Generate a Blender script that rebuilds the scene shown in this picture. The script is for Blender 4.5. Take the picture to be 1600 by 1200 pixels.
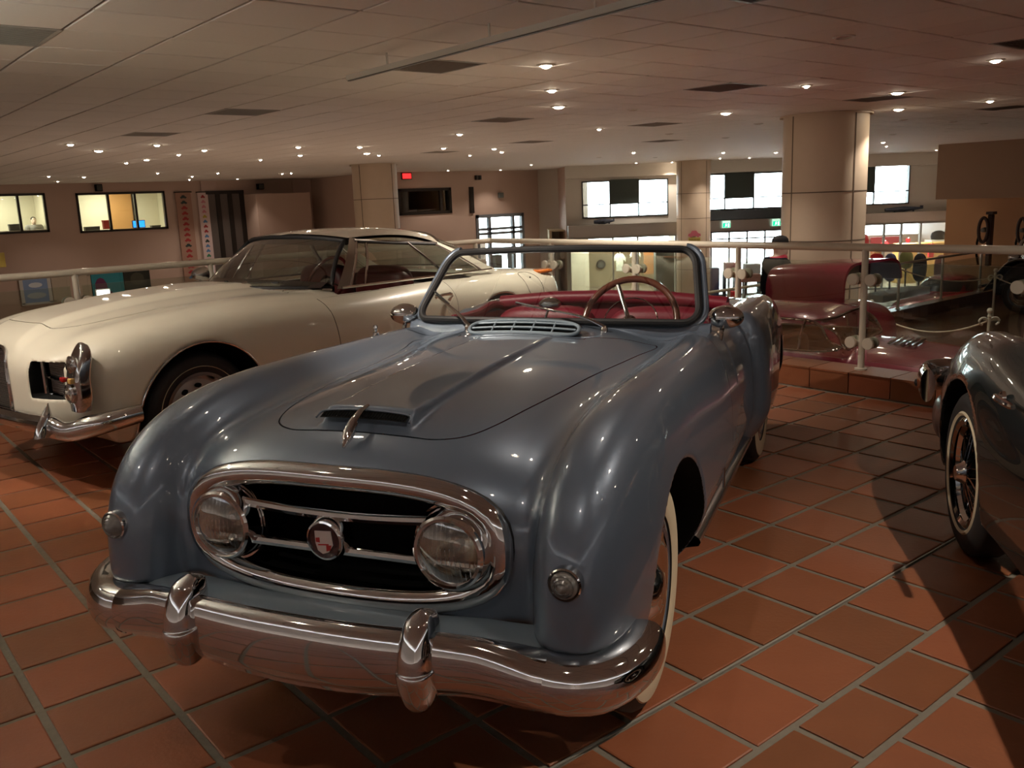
import bpy, bmesh, math, random
import numpy as np
from math import sin, cos, pi, radians, sqrt, atan2
from mathutils import Vector, Matrix

for o in list(bpy.data.objects):
    bpy.data.objects.remove(o)
scene = bpy.context.scene
COL = scene.collection
random.seed(7)

# ------------------------------------------------------------------ camera
YAW, PITCH, ROLL, FPX, CAM_H = 0.681605, 0.205370, -0.039712, 1395.82, 1.494

def camera_axes():
    f = np.array([sin(YAW) * cos(PITCH), cos(YAW) * cos(PITCH), -sin(PITCH)])
    r = np.array([cos(YAW), -sin(YAW), 0.0])
    u = np.cross(r, f)
    return np.stack([cos(ROLL) * r + sin(ROLL) * u, -sin(ROLL) * r + cos(ROLL) * u, f], 1)

CM = camera_axes()
CAM = np.array([0.0, 0.0, CAM_H])
cam_data = bpy.data.cameras.new('camera')
cam_data.sensor_width = 36.0
cam_data.lens = 36.0 * FPX / 1600.0
cam_data.clip_start = 0.05
cam_data.clip_end = 300
cam = bpy.data.objects.new('camera', cam_data)
COL.objects.link(cam)
m = Matrix.Identity(4)
for i in range(3):
    m[i][0], m[i][1], m[i][2], m[i][3] = CM[i, 0], CM[i, 1], -CM[i, 2], CAM[i]
cam.matrix_world = m
scene.camera = cam

# ------------------------------------------------------------------ world, exposure
world = bpy.data.worlds.new('world')
scene.world = world
world.use_nodes = True
wn = world.node_tree.nodes
wn['Background'].inputs[0].default_value = (0.80, 0.90, 1.0, 1)
wn['Background'].inputs[1].default_value = 14.0
scene.view_settings.view_transform = 'Standard'
scene.view_settings.look = 'None'
scene.view_settings.gamma = 1.0
scene.view_settings.use_curve_mapping = False
scene.view_settings.exposure = 0.6
scene.cycles.max_bounces = 6
scene.cycles.glossy_bounces = 4
scene.cycles.transmission_bounces = 4
scene.cycles.transparent_max_bounces = 12
scene.cycles.caustics_reflective = False
scene.cycles.caustics_refractive = False
scene.cycles.sample_clamp_indirect = 8.0

LAMP_W = 44.0          # power of one ceiling spotlight
CEIL_Z = 2.507
LOW_Z = -1.05          # floor of the lower hall

# ------------------------------------------------------------------ pixel helpers (1600x1200 frame)
def ray(p):
    d = np.array([p[0] - 800.0, 600.0 - p[1], FPX])
    return CM @ d
def atz(px, py, z):
    d = ray((px, py)); return CAM + d * ((z - CAM_H) / d[2])
def on_plane(px, py, pt, n):
    d = ray((px, py)); n = np.array(n, float)
    return CAM + d * (((np.array(pt, float) - CAM) @ n) / (d @ n))
def proj(P):
    P = np.atleast_2d(np.array(P, float)); c = (P - CAM) @ CM
    return np.stack([800 + FPX * c[:, 0] / c[:, 2], 600 - FPX * c[:, 1] / c[:, 2], c[:, 2]], 1)

# ------------------------------------------------------------------ materials
W_TH0 = radians(11.927)
MATS = {}
def mat(name, color=(.5, .5, .5), rough=.5, metal=0.0, coat=0.0, trans=0.0, ior=1.45, emit=None, estr=0.0,
        noise=0.0, nscale=30.0, bump=0.0, spec=None, rnd=0.0, coat_rough=.03, bscale=None):
    if name in MATS:
        return MATS[name]
    M = bpy.data.materials.new(name)
    M.use_nodes = True
    nt = M.node_tree
    b = nt.nodes['Principled BSDF']
    b.inputs['Base Color'].default_value = (*color, 1)
    b.inputs['Roughness'].default_value = rough
    b.inputs['Metallic'].default_value = metal
    b.inputs['Coat Weight'].default_value = coat
    b.inputs['Coat Roughness'].default_value = coat_rough
    b.inputs['Transmission Weight'].default_value = trans
    b.inputs['IOR'].default_value = ior
    if spec is not None:
        b.inputs['Specular IOR Level'].default_value = spec
    if emit:
        b.inputs['Emission Color'].default_value = (*emit, 1)
        b.inputs['Emission Strength'].default_value = estr
    if noise > 0 or rnd > 0 or bump > 0:
        tc = nt.nodes.new('ShaderNodeTexCoord')
        tn = nt.nodes.new('ShaderNodeTexNoise')
        tn.inputs['Scale'].default_value = nscale
        tn.inputs['Detail'].default_value = 5
        nt.links.new(tc.outputs['Object'], tn.inputs['Vector'])
        if noise > 0 or rnd > 0:
            hs = nt.nodes.new('ShaderNodeHueSaturation')
            hs.inputs['Color'].default_value = (*color, 1)
            mr = nt.nodes.new('ShaderNodeMapRange')
            mr.inputs[3].default_value = 1 - noise
            mr.inputs[4].default_value = 1 + noise
            nt.links.new(tn.outputs[0], mr.inputs[0])
            last = mr.outputs[0]
            if rnd > 0:
                oi = nt.nodes.new('ShaderNodeObjectInfo')
                m2 = nt.nodes.new('ShaderNodeMapRange')
                m2.inputs[3].default_value = 1 - rnd
                m2.inputs[4].default_value = 1 + rnd
                nt.links.new(oi.outputs['Random'], m2.inputs[0])
                mu = nt.nodes.new('ShaderNodeMath'); mu.operation = 'MULTIPLY'
                nt.links.new(last, mu.inputs[0]); nt.links.new(m2.outputs[0], mu.inputs[1])
                last = mu.outputs[0]
                m3 = nt.nodes.new('ShaderNodeMapRange')
                m3.inputs[3].default_value = .5 + rnd * .02
                m3.inputs[4].default_value = .5 - rnd * .02
                nt.links.new(oi.outputs['Random'], m3.inputs[0])
                nt.links.new(m3.outputs[0], hs.inputs['Hue'])
            nt.links.new(last, hs.inputs['Value'])
            nt.links.new(hs.outputs[0], b.inputs['Base Color'])
        if bump > 0:
            bp = nt.nodes.new('ShaderNodeBump')
            bp.inputs['Strength'].default_value = bump
            bp.inputs['Distance'].default_value = .01
            src = tn
            if bscale:
                src = nt.nodes.new('ShaderNodeTexNoise')
                src.inputs['Scale'].default_value = bscale
                src.inputs['Detail'].default_value = 3
                nt.links.new(tc.outputs['Object'], src.inputs['Vector'])
            nt.links.new(src.outputs[0], bp.inputs['Height'])
            nt.links.new(bp.outputs[0], b.inputs['Normal'])
    MATS[name] = M
    return M

def glass_mat(name, color=(1, 1, 1), refl=.10, tint=.92):
    """thin architectural / automotive glass: see-through with a mirror share that rises at grazing angles"""
    if name in MATS:
        return MATS[name]
    M = bpy.data.materials.new(name)
    M.use_nodes = True
    nt = M.node_tree
    nt.nodes.clear()
    out = nt.nodes.new('ShaderNodeOutputMaterial')
    tr = nt.nodes.new('ShaderNodeBsdfTransparent')
    tr.inputs[0].default_value = (color[0] * tint, color[1] * tint, color[2] * tint, 1)
    gl = nt.nodes.new('ShaderNodeBsdfGlossy')
    gl.inputs['Roughness'].default_value = .01
    gl.inputs['Color'].default_value = (1, 1, 1, 1)
    fr = nt.nodes.new('ShaderNodeLayerWeight')
    fr.inputs[0].default_value = .35
    mr = nt.nodes.new('ShaderNodeMapRange')
    mr.inputs[3].default_value = refl * .45
    mr.inputs[4].default_value = min(1, refl * 6)
    mx = nt.nodes.new('ShaderNodeMixShader')
    nt.links.new(fr.outputs['Facing'], mr.inputs[0])
    nt.links.new(mr.outputs[0], mx.inputs[0])
    nt.links.new(tr.outputs[0], mx.inputs[1])
    nt.links.new(gl.outputs[0], mx.inputs[2])
    nt.links.new(mx.outputs[0], out.inputs[0])
    MATS[name] = M
    return M

chrome = mat('chrome', (.64, .63, .62), .045, 1.0)
dull_chrome = mat('dull_chrome', (.62, .61, .60), .18, 1.0)
black_rubber = mat('black_rubber', (.012, .012, .013), .55)
tire_black = mat('tire_black', (.018, .017, .017), .62, noise=.25, nscale=40)
flat_black = mat('flat_black', (.006, .006, .006), .8, spec=.1)
whitewall = mat('whitewall', (.62, .53, .37), .55, noise=.06, nscale=9)
cream_paint = mat('cream_paint', (.72, .66, .55), .35, noise=.03, nscale=6)
car_glass = glass_mat('car_glass', (.93, .97, .95), .10, .95)
rail_glass = glass_mat('rail_glass', (.90, .94, .91), .08, .95)
lamp_glass = glass_mat('lamp_glass', (.96, .96, .93), .18, .96)

# ------------------------------------------------------------------ object helpers
def new_obj(name, me, material=None, parent=None, loc=None):
    o = bpy.data.objects.new(name, me)
    COL.objects.link(o)
    if material is not None and me is not None and len(me.materials) == 0:
        me.materials.append(material)
    if parent is not None:
        o.parent = parent
    if loc is not None:
        o.location = loc
    return o

def tag(o, label=None, cat=None, group=None, kind=None):
    if label: o['label'] = label
    if cat: o['category'] = cat
    if group: o['group'] = group
    if kind: o['kind'] = kind
    return o

def thing(name, label, cat, loc=(0, 0, 0), rotz=0.0, group=None):
    o = bpy.data.objects.new(name, None)
    COL.objects.link(o)
    o.location = loc
    o.rotation_euler = (0, 0, rotz)
    o.empty_display_size = .2
    return tag(o, label, cat, group)

def mesh_np(name, V, F, smooth=True):
    me = bpy.data.meshes.new(name)
    V = np.asarray(V, np.float32)
    F = np.asarray(F, np.int32)
    n, k = F.shape
    me.vertices.add(len(V)); me.vertices.foreach_set('co', V.ravel())
    me.loops.add(n * k); me.loops.foreach_set('vertex_index', F.ravel())
    me.polygons.add(n); me.polygons.foreach_set('loop_start', np.arange(0, n * k, k, dtype=np.int32))
    me.update(calc_edges=True)
    if smooth:
        me.polygons.foreach_set('use_smooth', np.ones(n, bool))
    me.validate()
    return me

class MB:
    """collects polygons of one part"""
    def __init__(s):
        s.v = []; s.f = []
    def add(s, V, F):
        k = len(s.v)
        s.v += [tuple(map(float, p)) for p in V]
        s.f += [tuple(i + k for i in q) for q in F]
        return s
    def box(s, a, b):
        x0, y0, z0 = a; x1, y1, z1 = b
        V = [(x0, y0, z0), (x1, y0, z0), (x1, y1, z0), (x0, y1, z0), (x0, y0, z1), (x1, y0, z1), (x1, y1, z1), (x0, y1, z1)]
        return s.add(V, [(0, 3, 2, 1), (4, 5, 6, 7), (0, 1, 5, 4), (1, 2, 6, 5), (2, 3, 7, 6), (3, 0, 4, 7)])
    def obox(s, c, ax, ay, az):
        """oriented box: centre and three half-axis vectors"""
        c, ax, ay, az = map(np.array, (c, ax, ay, az))
        V = [c + i * ax + j * ay + k * az for k in (-1, 1) for i, j in ((-1, -1), (1, -1), (1, 1), (-1, 1))]
        return s.add(V, [(0, 3, 2, 1), (4, 5, 6, 7), (0, 1, 5, 4), (1, 2, 6, 5), (2, 3, 7, 6), (3, 0, 4, 7)])
    def tube(s, pts, r, n=10, closed=False, cap=True, flat=None, up=(0, 0, 1)):
        """sweep an ellipse along a polyline; r is a number or one per point; flat=(a,b) scales normal/binormal"""
        P = np.array(pts, float); m_ = len(P)
        R = np.full(m_, r, float) if np.isscalar(r) else np.array(r, float)
        T = np.roll(P, -1, 0) - np.roll(P, 1, 0)
        if not closed:
            T[0] = P[1] - P[0]; T[-1] = P[-1] - P[-2]
        T /= np.linalg.norm(T, axis=1)[:, None] + 1e-12
        upv = np.array(up, float)
        N = np.cross(np.tile(upv, (m_, 1)), T)
        bad = np.linalg.norm(N, axis=1) < .15
        if bad.any():
            N2 = np.cross(np.tile(np.array([1.0, 0.2, 0]), (m_, 1)), T)
            if bad.all():
                N = N2
            else:
                good = np.where(~bad)[0]
                for i in np.where(bad)[0]:
                    j = good[np.argmin(abs(good - i))]
                    v = N[j] - T[i] * (N[j] @ T[i])
                    N[i] = v if np.linalg.norm(v) > 1e-6 else N2[i]
        N /= np.linalg.norm(N, axis=1)[:, None] + 1e-12
        B = np.cross(T, N)
        fa, fb = flat or (1, 1)
        a = np.arange(n) * 2 * pi / n
        V = (P[:, None] + R[:, None, None] * (fa * np.cos(a)[None, :, None] * N[:, None] + fb * np.sin(a)[None, :, None] * B[:, None])).reshape(-1, 3)
        F = []
        for i in range(m_ if closed else m_ - 1):
            j = (i + 1) % m_
            for q in range(n):
                w = (q + 1) % n
                F.append((i * n + q, i * n + w, j * n + w, j * n + q))
        if cap and not closed:
            F.append(tuple(range(n))[::-1]); F.append(tuple((m_ - 1) * n + q for q in range(n)))
        return s.add(V, F)
    def lathe(s, prof, n=32, axis='z', origin=(0, 0, 0), frame=None):
        """prof: (radius, height) pairs; frame=(ex,ey,ez) overrides the axis"""
        o = np.array(origin, float)
        if frame is None:
            frame = {'z': ((1, 0, 0), (0, 1, 0), (0, 0, 1)), 'x': ((0, 1, 0), (0, 0, 1), (1, 0, 0)), 'y': ((0, 0, 1), (1, 0, 0), (0, 1, 0))}[axis]
        ex, ey, ez = (np.array(q, float) for q in frame)
        V = []; F = []; idx = []
        for r, h in prof:
            if r < 1e-5:
                idx.append([len(V)]); V.append(o + ez * h)
            else:
                idx.append(list(range(len(V), len(V) + n)))
                for q in range(n):
                    a = 2 * pi * q / n
                    V.append(o + ex * (r * cos(a)) + ey * (r * sin(a)) + ez * h)
        for A, B in zip(idx[:-1], idx[1:]):
            for q in range(n):
                w = (q + 1) % n
                if len(A) == 1 and len(B) == 1: continue
                if len(A) == 1: F.append((A[0], B[w], B[q]))
                elif len(B) == 1: F.append((A[q], A[w], B[0]))
                else: F.append((A[q], A[w], B[w], B[q]))
        return s.add(V, F)
    def prism(s, poly, z0, z1, frame=None, origin=(0, 0, 0)):
        """extrude a 2-D polygon between two heights"""
        o = np.array(origin, float)
        ex, ey, ez = (np.array(q, float) for q in (frame or ((1, 0, 0), (0, 1, 0), (0, 0, 1))))
        n = len(poly)
        V = [o + ex * p[0] + ey * p[1] + ez * z for z in (z0, z1) for p in poly]
        F = [tuple(range(n))[::-1], tuple(range(n, 2 * n))] + [(i, (i + 1) % n, n + (i + 1) % n, n + i) for i in range(n)]
        return s.add(V, F)
    def grid(s, P):
        """P: array (m,n,3)"""
        P = np.array(P, float); a, b = P.shape[:2]
        return s.add(P.reshape(-1, 3), [(i * b + j, i * b + j + 1, (i + 1) * b + j + 1, (i + 1) * b + j) for i in range(a - 1) for j in range(b - 1)])
    def mesh(s, name, smooth=False, auto=35):
        me = bpy.data.meshes.new(name)
        me.from_pydata(s.v, [], s.f)
        bm = bmesh.new(); bm.from_mesh(me)
        bmesh.ops.recalc_face_normals(bm, faces=bm.faces)
        if smooth:
            for f_ in bm.faces: f_.smooth = True
            lim = radians(auto)
            for e in bm.edges:
                if len(e.link_faces) == 2 and e.calc_face_angle(0) > lim: e.smooth = False
        bm.to_mesh(me); bm.free()
        return me
    def build(s, name, material, parent=None, smooth=False, bevel=0, auto=35, loc=None):
        me = s.mesh(name, smooth, auto)
        o = new_obj(name, me, material, parent, loc)
        if bevel:
            bv = o.modifiers.new('bevel', 'BEVEL'); bv.width = bevel; bv.segments = 2; bv.limit_method = 'ANGLE'; bv.angle_limit = radians(40)
        return o

def copy_tree(o, parent=None):
    c = o.copy(); COL.objects.link(c); c.parent = parent
    for ch in list(o.children): copy_tree(ch, c)
    return c

# ------------------------------------------------------------------ implicit-surface modelling (smooth car bodies)
def spl(y, pts):
    """smooth monotone cubic through (y, value) pairs"""
    P = np.array(pts, float); X, Y = P[:, 0], P[:, 1]
    h = np.diff(X); d = np.diff(Y) / h
    mm = np.zeros(len(X)); mm[0] = d[0]; mm[-1] = d[-1]
    for i in range(1, len(X) - 1):
        if d[i - 1] * d[i] > 0:
            w1 = 2 * h[i] + h[i - 1]; w2 = h[i] + 2 * h[i - 1]
            mm[i] = (w1 + w2) / (w1 / d[i - 1] + w2 / d[i])
    y = np.asarray(y, float); yc = np.clip(y, X[0], X[-1])
    i = np.clip(np.searchsorted(X, yc) - 1, 0, len(X) - 2)
    t = (yc - X[i]) / h[i]
    return ((1 + 2 * t) * (1 - t) ** 2 * Y[i] + t * (1 - t) ** 2 * h[i] * mm[i] + t * t * (3 - 2 * t) * Y[i + 1] + t * t * (t - 1) * h[i] * mm[i + 1])
def smin(a, b, k):
    h = np.maximum(k - np.abs(a - b), 0) / k
    return np.minimum(a, b) - h * h * k * .25
def smax(a, b, k):
    return -smin(-a, -b, k)
def cat(y, f_, g_): return np.where(y, f_, g_)

def mesh_sdf(F, lo, hi, h, newton=3):
    """surface nets on a sparse grid, then projected onto F = 0"""
    lo = np.array(lo, float); hi = np.array(hi, float); B = 4
    nb = np.ceil((hi - lo) / (h * B)).astype(int)
    g = np.stack(np.meshgrid(*[np.arange(n) for n in nb], indexing='ij'), -1).reshape(-1, 3)
    c = lo + (g + .5) * h * B
    act = g[np.abs(F(c[:, 0], c[:, 1], c[:, 2])) < h * B * 1.75]
    k = np.arange(B); off = np.stack(np.meshgrid(k, k, k, indexing='ij'), -1).reshape(-1, 3)
    cells = (act[:, None] * B + off[None]).reshape(-1, 3)
    N = nb * B + 2
    key = lambda q: (q[:, 0].astype(np.int64) * N[1] + q[:, 1]) * N[2] + q[:, 2]
    co = np.array([(i, j, l) for i in (0, 1) for j in (0, 1) for l in (0, 1)])
    ck = np.stack([key(cells + q) for q in co], 1)
    uk, inv = np.unique(ck.ravel(), return_inverse=True)
    inv = inv.reshape(ck.shape)
    up = np.stack([uk // (N[1] * N[2]), (uk // N[2]) % N[1], uk % N[2]], 1)
    P = lo + up * h
    val = F(P[:, 0], P[:, 1], P[:, 2])
    cv = val[inv]
    s = cv < 0
    mix = s.any(1) & ~s.all(1)
    cells, cv, s = cells[mix], cv[mix], s[mix]
    acc = np.zeros((len(cells), 3)); cnt = np.zeros(len(cells))
    for a in range(8):
        for ax in range(3):
            if co[a][ax] == 0:
                b = a + (4, 2, 1)[ax]
                x = s[:, a] != s[:, b]
                t = np.where(x, cv[:, a] / (cv[:, a] - cv[:, b] + 1e-20), 0)
                p = np.tile(co[a].astype(float), (len(cells), 1)); p[:, ax] += t
                acc += p * x[:, None]; cnt += x
    V = lo + (cells + acc / cnt[:, None]) * h
    k2 = key(cells); order = np.argsort(k2); ks = k2[order]
    def find(q):
        kk = key(q); i = np.searchsorted(ks, kk); i = np.clip(i, 0, len(ks) - 1)
        return np.where(ks[i] == kk, order[i], -1)
    faces = []
    for ax in range(3):
        a, b = 0, (4, 2, 1)[ax]
        u, v = [(1, 2), (2, 0), (0, 1)][ax]
        x = s[:, a] != s[:, b]
        q = cells[x]; sg = s[x, a]
        e1 = np.zeros(3, int); e1[u] = 1
        e2 = np.zeros(3, int); e2[v] = 1
        c0 = find(q); c1 = find(q - e1); c2 = find(q - e1 - e2); c3 = find(q - e2)
        ok = (c1 >= 0) & (c2 >= 0) & (c3 >= 0) & (c0 >= 0)
        f4 = np.stack([c0, c1, c2, c3], 1)[ok]; sg = sg[ok]
        f4[~sg] = f4[~sg][:, ::-1]
        faces.append(f4)
    Q = np.concatenate(faces)
    for _ in range(newton):
        e = 1e-4
        f0 = F(V[:, 0], V[:, 1], V[:, 2])
        G = np.stack([(F(V[:, 0] + e * (i == 0), V[:, 1] + e * (i == 1), V[:, 2] + e * (i == 2)) - f0) / e for i in range(3)], 1)
        st = f0[:, None] * G / (np.sum(G * G, 1)[:, None] + 1e-9)
        ln = np.linalg.norm(st, axis=1)[:, None]
        V = V - st * np.minimum(1, .7 * h / (ln + 1e-12))
    T = np.concatenate([Q[:, [0, 1, 2]], Q[:, [0, 2, 3]]])
    return V, T

def split(V, T, g):
    """cut triangles along g = 0; returns V, T(g<0), T(g>=0)"""
    s = g[T] < 0; n = s.sum(1)
    tin, tout = [T[n == 3]], [T[n == 0]]
    newV = [V]; base = len(V)
    for cnt in (1, 2):
        t = T[n == cnt]; ss = s[n == cnt]
        if not len(t): continue
        lone = np.argmax(ss if cnt == 1 else ~ss, 1)
        r = np.arange(len(t))
        a, b, c = t[r, lone], t[r, (lone + 1) % 3], t[r, (lone + 2) % 3]
        def cutv(p, q):
            w = (g[p] / (g[p] - g[q] + 1e-20))[:, None]
            return V[p] * (1 - w) + V[q] * w
        E = np.concatenate([np.stack([a, b], 1), np.stack([a, c], 1)])
        Es = np.sort(E, 1)
        uk, fi, inv = np.unique(Es[:, 0].astype(np.int64) * (len(V) + 1) + Es[:, 1], return_index=True, return_inverse=True)
        inv = inv.ravel()
        newV.append(cutv(E[fi, 0], E[fi, 1]))
        ab = base + inv[:len(t)]; ac = base + inv[len(t):]
        base += len(fi)
        one = np.stack([a, ab, ac], 1); two = np.concatenate([np.stack([ab, b, c], 1), np.stack([ab, c, ac], 1)])
        if cnt == 1: tin.append(one); tout.append(two)
        else: tout.append(one); tin.append(two)
    return np.concatenate(newV), np.concatenate(tin), np.concatenate(tout)

def tri_obj(name, V, T, material, parent=None, smooth=True):
    u, inv = np.unique(T.ravel(), return_inverse=True)
    me = mesh_np(name, V[u], inv.reshape(-1, 3), smooth)
    return new_obj(name, me, material, parent)

def poly_sd(x, y, poly):
    """signed distance to a closed 2-D polygon (negative inside)"""
    P = np.array(poly, float); d = np.full(x.shape, 1e9); ins = np.zeros(x.shape, bool)
    for (ax, ay), (bx, by) in zip(P, np.roll(P, -1, 0)):
        ex, ey = bx - ax, by - ay
        t = np.clip(((x - ax) * ex + (y - ay) * ey) / (ex * ex + ey * ey + 1e-12), 0, 1)
        d = np.minimum(d, (x - ax - t * ex) ** 2 + (y - ay - t * ey) ** 2)
        cr = ((ay > y) != (by > y)) & (x < (bx - ax) * (y - ay) / (by - ay + 1e-20) + ax)
        ins ^= cr
    return np.where(ins, -1, 1) * np.sqrt(d)

def smooth_poly(P, n=8, closed=True):
    """Catmull-Rom through the points"""
    P = np.array(P, float); m_ = len(P); out = []
    for i in range(m_ if closed else m_ - 1):
        p0, p1, p2, p3 = [P[(i + k) % m_] if closed else P[min(max(i + k, 0), m_ - 1)] for k in (-1, 0, 1, 2)]
        for t in np.arange(n) / n:
            out.append(.5 * ((2 * p1) + (p2 - p0) * t + (2 * p0 - 5 * p1 + 4 * p2 - p3) * t * t + (3 * p1 - p0 - 3 * p2 + p3) * t ** 3))
    if not closed: out.append(P[-1])
    return np.array(out)

def march(F, p0, d, tmax=2.0, n=400):
    """first point along p0 + t d where F becomes negative"""
    p0 = np.array(p0, float); d = np.array(d, float)
    t = np.linspace(0, tmax, n); P = p0 + t[:, None] * d
    v = F(P[:, 0], P[:, 1], P[:, 2]); i = np.argmax(v < 0)
    if v[i] >= 0: return None
    if i == 0: return P[0]
    w = v[i - 1] / (v[i - 1] - v[i]); return P[i - 1] * (1 - w) + P[i] * w
# ================================================================== building shell
HALL_Z = -2.35        # lowest hall floor
tile_mat = mat('terracotta', (.255, .088, .038), .42, noise=.14, nscale=7, bump=.10, bscale=55, rnd=.20, spec=.5)
grout_mat = mat('grout', (.20, .175, .135), .75, noise=.2, nscale=40, bump=.3)
low_tile = mat('brown_tile', (.17, .085, .055), .25, noise=.15, nscale=2)
ceil_mat = mat('ceiling_board', (.76, .70, .645), .75, noise=.03, nscale=30, bump=.12, bscale=220, rnd=.03)
ceil_grid = mat('ceiling_grid', (.20, .17, .15), .6)
wall_tan = mat('tan_wall', (.58, .42, .345), .7, noise=.04, nscale=1.5)
wall_pale = mat('pale_wall', (.62, .55, .47), .7, noise=.03, nscale=1.5)
wall_white = mat('white_wall', (.72, .69, .63), .6, noise=.02, nscale=2)
wall_orange = mat('orange_wall', (.60, .36, .20), .7, noise=.04, nscale=1.5)
stone = mat('column_stone', (.62, .50, .38), .55, noise=.05, nscale=5)
stone_joint = mat('column_joint', (.16, .12, .09), .8)
steel = mat('brushed_steel', (.55, .52, .48), .35, 1.0)
dark_metal = mat('dark_frame', (.020, .014, .011), .4)
def struct(o): o['kind'] = 'structure'; return o

# ---- upper floor: grout slab with single tiles
P_ = .3205; X0, Y0 = 1.782 * CAM_H, 1.077 * CAM_H
floor = struct(MB().box((-5, -5, LOW_Z - .4), (5.91, 7.56, -.006)).build('floor', grout_mat))
tw = P_ - .025
tile_me = MB()
hw_ = tw / 2
tile_me.add([(-hw_, -hw_, -.006), (hw_, -hw_, -.006), (hw_, hw_, -.006), (-hw_, hw_, -.006), (-hw_, -hw_, -.002), (hw_, -hw_, -.002), (hw_, hw_, -.002), (-hw_, hw_, -.002),
             (-hw_ + .004, -hw_ + .004, 0), (hw_ - .004, -hw_ + .004, 0), (hw_ - .004, hw_ - .004, 0), (-hw_ + .004, hw_ - .004, 0)],
            [(0, 1, 5, 4), (1, 2, 6, 5), (2, 3, 7, 6), (3, 0, 4, 7), (4, 5, 9, 8), (5, 6, 10, 9), (6, 7, 11, 10), (7, 4, 8, 11), (8, 9, 10, 11)])
tile_mesh = tile_me.mesh('floor_tile')
narrow = MB().add([(x, y * .66, z) for x, y, z in tile_me.v], tile_me.f).mesh('floor_tile_narrow')
tile_mesh.materials.append(tile_mat); narrow.materials.append(tile_mat)
rows = []
y = Y0
for k in range(0, 19): rows.append((Y0 + P_ * (k + .5), P_, 0.0))
rows.append((Y0 - P_ * .5, P_, .5))
rows.append((Y0 - P_ - .109, .218, 0.0))
for k in range(1, 15): rows.append((Y0 - P_ - .218 - P_ * (k - .5), P_, .5 if k % 2 else 0.0))
cand = []
for (yc, ph, off) in rows:
    if yc > 7.5: continue
    for i in range(-22, 11):
        xc = X0 + P_ * (i + .5 + off)
        if xc > 5.91 - .1 or xc < -4.9: continue
        q = proj([(xc, yc, 0)])[0]
        vis = q[2] > .3 and -60 < q[0] < 1660 and 540 < q[1] < 1290
        # under the two near cars nothing of a tile shows
        dx, dy = xc - 1.51, yc - 2.27
        cx_, cy_ = dx * .476 - dy * .879, dx * .879 + dy * .476
        hid = (abs(cx_) < .62 and -.2 < cy_ < 3.3)
        dx, dy = xc - 1.647, yc - 5.871
        cx_, cy_ = dx * sin(W_TH0) - dy * cos(W_TH0), dx * cos(W_TH0) + dy * sin(W_TH0)
        hid = hid or (-1.4 < cx_ < .55 and cy_ > -.6)
        cand.append((vis and not hid, q[2], xc, yc, ph))
show = sorted([c for c in cand if c[0]], key=lambda c: c[1])[:300]
ids = set((c[2], c[3]) for c in show)
rng = random.Random(3)
for c in show:
    o = new_obj('floor_tile', tile_mesh if c[4] > .3 else narrow, None, floor, (c[2], c[3], rng.uniform(-.0008, .0008)))
    o.rotation_euler = (rng.uniform(-.002, .002), rng.uniform(-.002, .002), rng.uniform(-.003, .003))
st = MB()
for c in cand:
    if (c[2], c[3]) not in ids:
        f_ = 1 if c[4] > .3 else .66
        st.add([(x + c[2], y * f_ + c[3], z) for x, y, z in tile_me.v], tile_me.f)
st.build('floor_tiles_field', tile_mat, floor)['kind'] = 'stuff'
# metal expansion strip along one joint
MB().box((-1.0, Y0 - .003, -.004), (5.9, Y0 + .003, .0015)).build('joint_strip', mat('strip_alloy', (.40, .38, .33), .5, .3), floor)

# ---- kerbs with tile facing
def kerb(name, x0, y0, x1, y1, z0, h, parts=True, fm=None):
    """kerb along the longer axis"""
    k = struct(MB().box((x0, y0, z0), (x1, y1, z0 + h - .004)).build(name, grout_mat))
    if not parts: return k
    L = .318
    if abs(y1 - y0) > abs(x1 - x0):
        n = int((y1 - y0) / L)
        fa = MB().box((-.012, -L / 2 + .004, -h / 2 + .004), (.0, L / 2 - .004, h / 2 - .006)).mesh('kerb_face_tile')
        ca = MB().box((-(x1 - x0) / 2 - .016, -L / 2 + .004, 0), ((x1 - x0) / 2 + .01, L / 2 - .004, .012)).mesh('kerb_cap_tile')
        for me in (fa, ca): me.materials.append(tile_mat)
        for i in range(n):
            yc = y1 - L * (i + .5)
            new_obj('kerb_face_tile', fa, None, k, (x0, yc, z0 + h / 2))
            new_obj('kerb_cap_tile', ca, None, k, ((x0 + x1) / 2, yc, z0 + h - .004))
    else:
        n = int((x1 - x0) / L)
        fa = MB().box((-L / 2 + .004, -.012, -h / 2 + .004), (L / 2 - .004, 0, h / 2 - .006)).mesh('kerb_face_tile')
        ca = MB().box((-L / 2 + .004, -(y1 - y0) / 2 - .016, 0), (L / 2 - .004, (y1 - y0) / 2 + .01, .012)).mesh('kerb_cap_tile')
        for me in (fa, ca): me.materials.append(fm or tile_mat)
        for i in range(n):
            xc = x0 + L * (i + .5)
            new_obj('kerb_face_tile', fa, None, k, (xc, y0, z0 + h / 2))
            new_obj('kerb_cap_tile', ca, None, k, (xc, (y0 + y1) / 2, z0 + h - .004))
    return k
kerb('trim_1', 5.91, -2.0, 6.19, 7.84, 0, .15)
kerb('trim_2', -2.0, 7.56, 5.90, 7.84, 0, .15)
kerb('trim_3', 11.0, 8.20, 23.0, 8.42, LOW_Z, .22, True, low_tile)

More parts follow.
